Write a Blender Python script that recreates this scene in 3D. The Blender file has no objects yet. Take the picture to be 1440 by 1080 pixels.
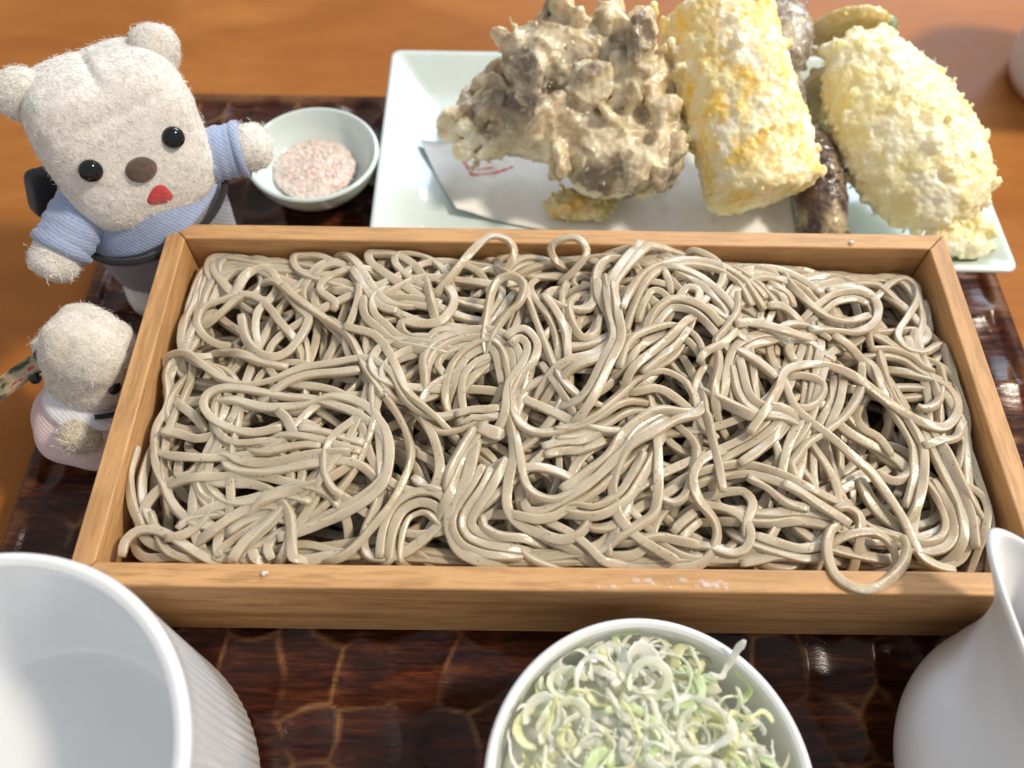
import bpy, bmesh, math, random
import numpy as np
from mathutils import Vector, Matrix, Euler

S = 0.01                     # everything below is written in centimetres
scene = bpy.context.scene
COL = scene.collection

# ================================================================ camera, world, lamps, exposure
cam_data = bpy.data.cameras.new('camera')
cam = bpy.data.objects.new('camera', cam_data); COL.objects.link(cam)
cam.location = (-0.0168452, -0.1270964, 0.2512110)
cam.rotation_euler = (0.544986, -0.013202, 0.007525)
cam_data.sensor_width = 36.0; cam_data.lens = 29.13
cam_data.clip_start = 0.01; cam_data.clip_end = 20
cam_data.dof.use_dof = True; cam_data.dof.focus_distance = 0.243; cam_data.dof.aperture_fstop = 8.5
scene.camera = cam

world = bpy.data.worlds.new('World'); scene.world = world; world.use_nodes = True
bg = world.node_tree.nodes['Background']
bg.inputs['Color'].default_value = (0.96, 0.98, 1.0, 1); bg.inputs['Strength'].default_value = 0.54

def lamp(name, kind, loc, target, power, color, size, size_y=None, shape='DISK'):
    d = bpy.data.lights.new(name, 'AREA'); d.energy = power; d.color = color
    d.shape = shape; d.size = size
    if size_y: d.size_y = size_y
    o = bpy.data.objects.new(name, d); COL.objects.link(o)
    o.location = loc; o.rotation_euler = (Vector(target)-Vector(loc)).to_track_quat('-Z', 'Y').to_euler()
    return o
lamp('ceiling_lamp', 'AREA', (1.02, 0.10, 1.22), (0, 0.02, 0), 25.0, (1.0, 0.88, 0.72), 0.19)
lamp('window_light', 'AREA', (0.75, 1.70, 1.10), (0, 0.05, 0), 33.0, (0.74, 0.85, 1.0), 1.1, 0.9, 'RECTANGLE')

scene.view_settings.view_transform = 'Standard'; scene.view_settings.look = 'None'
scene.view_settings.exposure = -0.12; scene.view_settings.gamma = 1.0
scene.view_settings.use_curve_mapping = False
scene.render.engine = 'CYCLES'
scene.cycles.use_denoising = True
scene.cycles.max_bounces = 8; scene.cycles.diffuse_bounces = 4; scene.cycles.glossy_bounces = 4
scene.cycles.transmission_bounces = 4; scene.cycles.caustics_reflective = False; scene.cycles.caustics_refractive = False

# ================================================================ helpers
ORG = {}
def link(o, parent=None):
    COL.objects.link(o)
    if parent is not None: o.parent = parent
    return o
def tag(o, label=None, cat=None, group=None, kind=None):
    if label: o['label'] = label
    if cat: o['category'] = cat
    if group: o['group'] = group
    if kind: o['kind'] = kind
    return o
def thing(name, loc, label, cat, group=None):
    o = bpy.data.objects.new(name, None); o.empty_display_size = 0.01
    o.location = Vector(loc)*S; ORG[o.name] = np.array(loc, float)
    link(o); tag(o, label, cat, group); return o
def mesh_of(name, V, F, smooth=True):
    me = bpy.data.meshes.new(name)
    V = np.asarray(V, float)*S
    me.from_pydata(V.tolist(), [], F if isinstance(F, list) else F.tolist())
    if smooth: me.polygons.foreach_set('use_smooth', [True]*len(me.polygons))
    me.update(); return me
def root_org(p):
    while p is not None:
        if p.name in ORG: return ORG[p.name]
        p = p.parent
    return np.zeros(3)
def obj(name, V, F, m, parent=None, smooth=True, origin=None):
    """mesh object; V in world centimetres"""
    V = np.asarray(V, float)
    org = root_org(parent) if parent is not None else (np.array(origin, float) if origin is not None else np.zeros(3))
    o = bpy.data.objects.new(name, mesh_of(name, V-org, F, smooth))
    o.data.materials.append(m)
    if parent is None:
        o.location = Vector(org)*S; ORG[o.name] = org
    elif parent.parent is None and parent.type == 'MESH' and parent.name in ORG: pass
    link(o, parent); return o
def join(parts):
    Vs, Fs, n = [], [], 0
    for V, F in parts:
        V = np.asarray(V, float); Vs.append(V); Fs += [[i+n for i in f] for f in (F if isinstance(F, list) else F.tolist())]; n += len(V)
    return np.vstack(Vs), Fs
def lathe(prof, c=(0, 0, 0), n=96, close=False):
    prof = np.array(prof, float); a = np.linspace(0, 2*np.pi, n, endpoint=False); V = []
    for r, z in prof: V.append(np.c_[c[0]+r*np.cos(a), c[1]+r*np.sin(a), np.full(n, c[2]+z)])
    F = []; m = len(prof)
    for i in range(m if close else m-1):
        k = (i+1) % m
        for j in range(n): F.append([i*n+j, i*n+(j+1) % n, k*n+(j+1) % n, k*n+j])
    return np.vstack(V), F
def smooth_prof(P, k=6):
    P = np.array(P, float); Q = np.vstack([2*P[0]-P[1], P, 2*P[-1]-P[-2]]); o = []
    for i in range(len(P)-1):
        p0, p1, p2, p3 = Q[i:i+4]; t = np.linspace(0, 1, k, endpoint=False)[:, None]
        o.append(.5*((2*p1)+(-p0+p2)*t+(2*p0-5*p1+4*p2-p3)*t*t+(-p0+3*p1-3*p2+p3)*t**3))
    o.append(P[-1:]); return np.vstack(o)
_ico = {}
def ico(sub):
    if sub not in _ico:
        bm = bmesh.new(); bmesh.ops.create_icosphere(bm, subdivisions=sub, radius=1)
        bm.verts.ensure_lookup_table()
        V = np.array([v.co[:] for v in bm.verts]); F = np.array([[v.index for v in f.verts] for f in bm.faces]); bm.free()
        V /= np.linalg.norm(V, axis=1)[:, None]; _ico[sub] = (V, F)
    return _ico[sub]
def rot(rx=0, ry=0, rz=0): return np.array(Euler((rx, ry, rz)).to_matrix())
def superell(a, b, c, n=2.6, sub=5):
    D, F = ico(sub)
    r = (np.abs(D[:, 0]/a)**n+np.abs(D[:, 1]/b)**n+np.abs(D[:, 2]/c)**n)**(-1/n)
    return D*r[:, None], F
def tube(P, r, n=8, cap=True):
    """round tube along P (m,3); r scalar or array"""
    P = np.asarray(P, float); m = len(P); r = np.broadcast_to(r, (m,))
    T = np.gradient(P, axis=0); T /= np.linalg.norm(T, axis=1)[:, None]+1e-12
    up = np.array([0, 0, 1.]); N = np.cross(T, up); bad = np.linalg.norm(N, axis=1) < 1e-3
    N[bad] = np.cross(T[bad], [1, 0, 0.]); N /= np.linalg.norm(N, axis=1)[:, None]; B = np.cross(T, N)
    a = np.linspace(0, 2*np.pi, n, endpoint=False)
    V = (P[:, None]+r[:, None, None]*(N[:, None]*np.cos(a)[None, :, None]+B[:, None]*np.sin(a)[None, :, None])).reshape(-1, 3)
    F = [[i*n+j, i*n+(j+1) % n, (i+1)*n+(j+1) % n, (i+1)*n+j] for i in range(m-1) for j in range(n)]
    if cap: F += [list(range(n))[::-1], [(m-1)*n+j for j in range(n)]]
    return V, F
# vectorised gradient noise
_prng = np.random.default_rng(3); _perm = _prng.permutation(256); _perm = np.r_[_perm, _perm]
_grad = _prng.normal(size=(256, 3)); _grad /= np.linalg.norm(_grad, axis=1)[:, None]
def perlin(P):
    P = np.asarray(P, float); I = np.floor(P).astype(int); f = P-I; I &= 255; u = f*f*f*(f*(f*6-15)+10); out = 0
    for dx in (0, 1):
        for dy in (0, 1):
            for dz in (0, 1):
                h = _perm[_perm[_perm[(I[:, 0]+dx) & 255]+((I[:, 1]+dy) & 255)]+((I[:, 2]+dz) & 255)]
                g = (_grad[h]*(f-np.array([dx, dy, dz]))).sum(1)
                out = out+g*np.where(dx, u[:, 0], 1-u[:, 0])*np.where(dy, u[:, 1], 1-u[:, 1])*np.where(dz, u[:, 2], 1-u[:, 2])
    return out
def fbm(P, o=4): return sum(perlin(P*2**i+i*7.3)/2**i for i in range(o))
def vnormals(V, F):
    F = np.asarray(F); n = np.cross(V[F[:, 1]]-V[F[:, 0]], V[F[:, 2]]-V[F[:, 0]]); N = np.zeros_like(V)
    for k in range(3): np.add.at(N, F[:, k], n)
    return N/(np.linalg.norm(N, axis=1)[:, None]+1e-12)
def fibres(V, F, count, length, width, lift, seed, curl=1.0):
    """short felted hairs lying on a triangle surface, as thin ribbons in one mesh"""
    rng = np.random.default_rng(seed); F = np.asarray(F); N = vnormals(V, F)
    ar = np.linalg.norm(np.cross(V[F[:, 1]]-V[F[:, 0]], V[F[:, 2]]-V[F[:, 0]]), axis=1); f = rng.choice(len(F), count, p=ar/ar.sum())
    b = rng.dirichlet([1, 1, 1], count)
    p = (V[F[f]]*b[:, :, None]).sum(1); n = (N[F[f]]*b[:, :, None]).sum(1); n /= np.linalg.norm(n, axis=1)[:, None]
    t = rng.normal(size=(count, 3)); t -= n*(t*n).sum(1)[:, None]; t /= np.linalg.norm(t, axis=1)[:, None]; q = np.cross(n, t)
    L = length*rng.uniform(.4, 1.3, count); seg = 6; ang = np.zeros(count); c = rng.normal(size=count)*curl
    stray = np.where(rng.random(count) < .06, rng.uniform(2, 5, count), 1)
    pos = p-n*.01; pts = []
    for k in range(seg):
        pts.append(pos.copy()); ang = ang+c*.6+rng.normal(size=count)*.25*curl
        d = t*np.cos(ang)[:, None]+q*np.sin(ang)[:, None]
        up = lift*stray*np.cos(k/(seg-1)*np.pi*np.where(stray > 1, .5, 1.0))
        pos = pos+d*(L/seg)[:, None]+n*up[:, None]
    Pk = np.stack(pts, 1)                                         # count, seg, 3
    T = np.gradient(Pk, axis=1); Bn = np.cross(T, n[:, None]+.5*rng.normal(size=(count, 1, 3))); Bn /= np.linalg.norm(Bn, axis=2)[:, :, None]+1e-12
    w = width*np.array([.5, 1, 1, 1, .8, .3])[None, :, None]
    VV = np.stack([Pk-Bn*w/2, Pk+Bn*w/2], 2).reshape(-1, 3)
    base = (np.arange(count)*seg*2)[:, None]+(np.arange(seg-1)*2)[None]
    FF = np.stack([base, base+1, base+3, base+2], -1).reshape(-1, 4)
    return VV, FF
# ---------------------------------------------------------------- materials
class Mat:
    def __init__(s, name, color=(.8, .8, .8), rough=.5, **kw):
        s.m = bpy.data.materials.new(name); s.m.use_nodes = True; s.t = s.m.node_tree
        s.b = s.t.nodes['Principled BSDF']; s.set('Base Color', (*color, 1)); s.set('Roughness', rough)
        for k, v in kw.items(): s.set(k.replace('_', ' '), v)
        s.co = None
    def set(s, k, v): s.b.inputs[k].default_value = v
    def node(s, ty, **kw):
        n = s.t.nodes.new(ty)
        for k, v in kw.items(): setattr(n, k, v)
        return n
    def ln(s, a, b): s.t.links.new(a, b)
    def coord(s, scale=(1, 1, 1), rotz=0.0):
        tc = s.node('ShaderNodeTexCoord'); mp = s.node('ShaderNodeMapping'); mp.inputs['Scale'].default_value = scale
        mp.inputs['Rotation'].default_value = (0, 0, rotz)
        s.ln(tc.outputs['Object'], mp.inputs['Vector']); return mp.outputs[0]
    def noise(s, scale, detail=4, rough=.55, vec=None, dist=0.0):
        n = s.node('ShaderNodeTexNoise'); n.inputs['Scale'].default_value = scale; n.inputs['Detail'].default_value = detail
        n.inputs['Roughness'].default_value = rough; n.inputs['Distortion'].default_value = dist
        s.ln(vec if vec is not None else s.coord(), n.inputs['Vector']); return n.outputs['Fac']
    def voronoi(s, scale, vec=None, feature='F1'):
        n = s.node('ShaderNodeTexVoronoi'); n.feature = feature; n.inputs['Scale'].default_value = scale
        s.ln(vec if vec is not None else s.coord(), n.inputs['Vector']); return n.outputs['Distance']
    def ramp(s, fac, stops):
        r = s.node('ShaderNodeValToRGB'); e = r.color_ramp.elements
        while len(e) < len(stops): e.new(.5)
        for i, (p, c) in enumerate(stops): e[i].position = p; e[i].color = (*c, 1) if len(c) == 3 else c
        s.ln(fac, r.inputs[0]); return r.outputs[0]
    def fac(s, f, lo, hi, a=0.0, b=1.0):
        n = s.node('ShaderNodeMapRange'); n.inputs[1].default_value = lo; n.inputs[2].default_value = hi
        n.inputs[3].default_value = a; n.inputs[4].default_value = b; s.ln(f, n.inputs[0]); return n.outputs[0]
    def mix(s, f, a, b, mode='MIX'):
        n = s.node('ShaderNodeMix', data_type='RGBA', blend_type=mode)
        for v, i in ((f, 0), (a, 6), (b, 7)):
            if isinstance(v, (int, float)): n.inputs[i].default_value = v
            elif isinstance(v, tuple): n.inputs[i].default_value = (*v, 1)
            else: s.ln(v, n.inputs[i])
        return n.outputs[2]
    def math(s, op, a, b):
        n = s.node('ShaderNodeMath', operation=op)
        for v, i in ((a, 0), (b, 1)):
            if isinstance(v, (int, float)): n.inputs[i].default_value = v
            else: s.ln(v, n.inputs[i])
        return n.outputs[0]
    def color(s, c): s.ln(c, s.b.inputs['Base Color']); return s
    def rough(s, f): s.ln(f, s.b.inputs['Roughness']); return s
    def bump(s, h, strength=.3, dist=.001):
        n = s.node('ShaderNodeBump'); n.inputs['Strength'].default_value = strength; n.inputs['Distance'].default_value = dist
        if s.b.inputs['Normal'].links: s.ln(s.b.inputs['Normal'].links[0].from_socket, n.inputs['Normal'])
        s.ln(h, n.inputs['Height']); s.ln(n.outputs[0], s.b.inputs['Normal']); return s
    def sss(s, w, radius, scale=1.0):
        s.set('Subsurface Weight', w); s.set('Subsurface Radius', radius); s.set('Subsurface Scale', scale); return s
# ---------------------------------------------------------------- noodle laying (cm)
GX, GY, GR = 12.36, 5.52, 0.06
NX, NY = int(2*GX/GR)+1, int(2*GY/GR)+1
gxx, gyy = np.meshgrid(np.linspace(-GX, GX, NX), np.linspace(-GY, GY, NY), indexing='ij')
def heap_target(x, y):
    e = (1-np.clip(np.abs(x/GX), 0, 1)**3.5)*(1-np.clip(np.abs(y/GY), 0, 1)**4)
    h = 2.52+1.12*e-.35*np.clip((y-3.2)/2, 0, 1)+1.1*np.exp(-((x-2.2)**2/12+(y-2.0)**2/6))+0.25*np.exp(-((x+8)**2/14+(y+0.5)**2/9))
    return h+0.14*np.sin(1.1*x+0.6)*np.cos(1.3*y)+0.10*np.sin(2.3*x-1.7*y)
class Bed:
    def __init__(s, depth=2.1):
        s.h = np.maximum(heap_target(gxx, gyy)-depth, 0.62)
    def look(s, x, y):
        i = np.clip(((x+GX)/GR+.5).astype(int), 0, NX-1); j = np.clip(((y+GY)/GR+.5).astype(int), 0, NY-1)
        h = s.h[i, j]
        out = (np.abs(x) > GX+.03) | (np.abs(y) > GY+.03)      # over the rim of the box
        return np.where(out, np.where((np.abs(x) < 13.05) & (np.abs(y) < 6.25), 4.08, 3.0), h)
    def lay(s, P, w, th, arch=None, soft=0.05, iters=40, put=True):
        n = len(P)
        T = np.gradient(P, axis=0); T /= np.linalg.norm(T, axis=1)[:, None]+1e-9
        Nn = np.c_[-T[:, 1], T[:, 0]]
        req = np.full(n, -9.0)
        for o in (-.42, -.2, 0, .2, .42):
            q = P+Nn*o*w
            req = np.maximum(req, s.look(q[:, 0], q[:, 1])-(0.04 if abs(o) > .3 else 0))
        cap = heap_target(P[:, 0], P[:, 1])+0.7                   # pressed down where too much crosses
        over = np.maximum(req-cap, 0); req = np.where((np.abs(P[:, 0]) < GX) & (np.abs(P[:, 1]) < GY), req-over*.75, req)
        req = req+th/2-soft
        d = np.linalg.norm(P[:, None]-P[None], axis=2)
        I, J = np.where(d < w*.95); k = (J-I) > 9; I, J = I[k], J[k]
        z = req.copy()
        K = np.exp(-0.5*(np.arange(-8, 9)/3.2)**2); K /= K.sum()
        for it in range(iters):
            zs = np.convolve(np.pad(z, 8, mode='edge'), K, 'valid')
            z = np.maximum(req, zs-0.006)
            if it % 8 == 4 and len(I):
                r2 = req.copy(); np.maximum.at(r2, J, z[I]+th*.85); req = r2
        z = np.convolve(np.pad(z, 3, mode='edge'), np.ones(7)/7, 'valid')
        if arch is not None: z = z+arch
        if put:
            for o in np.linspace(-.5, .5, 9):
                q = P+Nn*o*w; top = z+th/2*(1-(2*o)**2*.25)
                i = ((q[:, 0]+GX)/GR+.5).astype(int); j = ((q[:, 1]+GY)/GR+.5).astype(int)
                k = (i >= 0) & (i < NX) & (j >= 0) & (j < NY)
                np.maximum.at(s.h, (i[k], j[k]), top[k])
        return z
def resample(P, step=0.13):
    P = np.asarray(P, float); m = len(P)
    # Catmull-Rom through the points, then even steps
    Q = np.vstack([2*P[0]-P[1], P, 2*P[-1]-P[-2]]); out = []
    for i in range(m-1):
        p0, p1, p2, p3 = Q[i:i+4]; t = np.linspace(0, 1, 14, endpoint=False)[:, None]
        out.append(.5*((2*p1)+(-p0+p2)*t+(2*p0-5*p1+4*p2-p3)*t*t+(-p0+3*p1-3*p2+p3)*t**3))
    out.append(P[-1:]); C = np.vstack(out)
    s = np.r_[0, np.cumsum(np.linalg.norm(np.diff(C, axis=0), axis=1))]
    u = np.linspace(0, s[-1], max(6, int(s[-1]/step)))
    return np.c_[[np.interp(u, s, C[:, k]) for k in range(C.shape[1])]].T
def wander(rng, start, ang, length, ks, m=0.25, step=0.13):
    n = int(length/step); p = np.array(start, float); k = 0.; P = []
    a, b = GX-m, GY-m; turn = 0
    for i in range(n):
        P.append(p.copy()); d = np.array([math.cos(ang), math.sin(ang)]); q = p+d*1.0
        if abs(q[0]) > a or abs(q[1]) > b:
            if turn == 0:
                c = -p; turn = 1 if d[0]*c[1]-d[1]*c[0] > 0 else -1
            kt = turn*1.7
        else:
            turn = 0; kt = ks[i % len(ks)]
        k += (kt-k)*.3; ang += k*step
        p = p+np.array([math.cos(ang), math.sin(ang)])*step
        p[0] = min(max(p[0], -a), a); p[1] = min(max(p[1], -b), b)
    P = np.array(P)
    for _ in range(3): P[1:-1] = P[1:-1]*.5+.25*(P[:-2]+P[2:])
    return P
def smooth_noise(rng, n, scale):
    m = max(4, int(n/scale)+3); return np.interp(np.linspace(0, m-1, n), np.arange(m), rng.normal(size=m))
def random_noodles(bed, rng, stop, limit):
    out = []
    T = heap_target(gxx, gyy)
    while len(out) < limit and (T-bed.h).mean() > stop:
        c = rng.uniform([-GX+.5, -GY+.5], [GX-.5, GY-.5], (14, 2))
        i = ((c[:, 0]+GX)/GR).astype(int); j = ((c[:, 1]+GY)/GR).astype(int)
        lack = np.array([(T-bed.h)[max(0, a-14):a+15, max(0, b-14):b+15].mean() for a, b in zip(i, j)])
        st = c[np.argmax(lack)]; nb = int(rng.choice([1, 2, 3, 4, 5], p=[.1, .2, .25, .25, .2]))
        L = rng.uniform(12, 26); n = int(L/.13)+2
        ks = 0.55*smooth_noise(rng, n, 18)+0.18*smooth_noise(rng, n, 8)
        if rng.random() < .35:
            u = rng.integers(0, max(1, n-30)); ks[u:u+rng.integers(12, 24)] = rng.choice([-1, 1])*rng.uniform(.9, 1.6)
        ang = rng.uniform(0, 2*math.pi); nrm = np.array([-math.sin(ang), math.cos(ang)])
        for b in range(nb):
            w = rng.uniform(.20, .28); th = rng.uniform(.165, .20)
            s0 = np.clip(st+nrm*(b-(nb-1)/2)*.26, [-GX+.3, -GY+.3], [GX-.3, GY-.3])
            P = wander(rng, s0, ang+rng.normal()*.05, L*rng.uniform(.8, 1), ks+.10*smooth_noise(rng, n, 10))
            z = bed.lay(P, w, th); out.append((np.c_[P, z], w, th))
    return out
def dive(Q, rng, p):
    """let an end slip down between the other strands"""
    def ext(Q):
        d = Q[0, :2]-Q[3, :2]; a = math.atan2(d[1], d[0]); k = rng.normal()*.7; q = Q[0].copy(); E = []; m = 13; drop = rng.uniform(.7, 1.1)
        for i in range(m):
            a += k*.13; q = q.copy(); q[0] += .13*math.cos(a); q[1] += .13*math.sin(a); t = (i+1)/m; E.append([q[0], q[1], Q[0, 2]-drop*t*t*(2.2-1.2*t)])
        E = np.array(E[::-1])
        if abs(Q[0, 0]) < GX and abs(Q[0, 1]) < GY: E[:, 0] = np.clip(E[:, 0], -GX+.16, GX-.16); E[:, 1] = np.clip(E[:, 1], -GY+.16, GY-.16)
        E[:, 2] = np.maximum(E[:, 2], .8); R_ = np.vstack([E, Q]); n = m+6
        for _ in range(4): R_[1:n] = .5*R_[1:n]+.25*(R_[:n-1]+R_[2:n+1])
        return R_
    if len(Q) < 8: return Q
    if rng.random() < p: Q = ext(Q)
    if rng.random() < p: Q = ext(Q[::-1])[::-1]
    return Q
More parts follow.
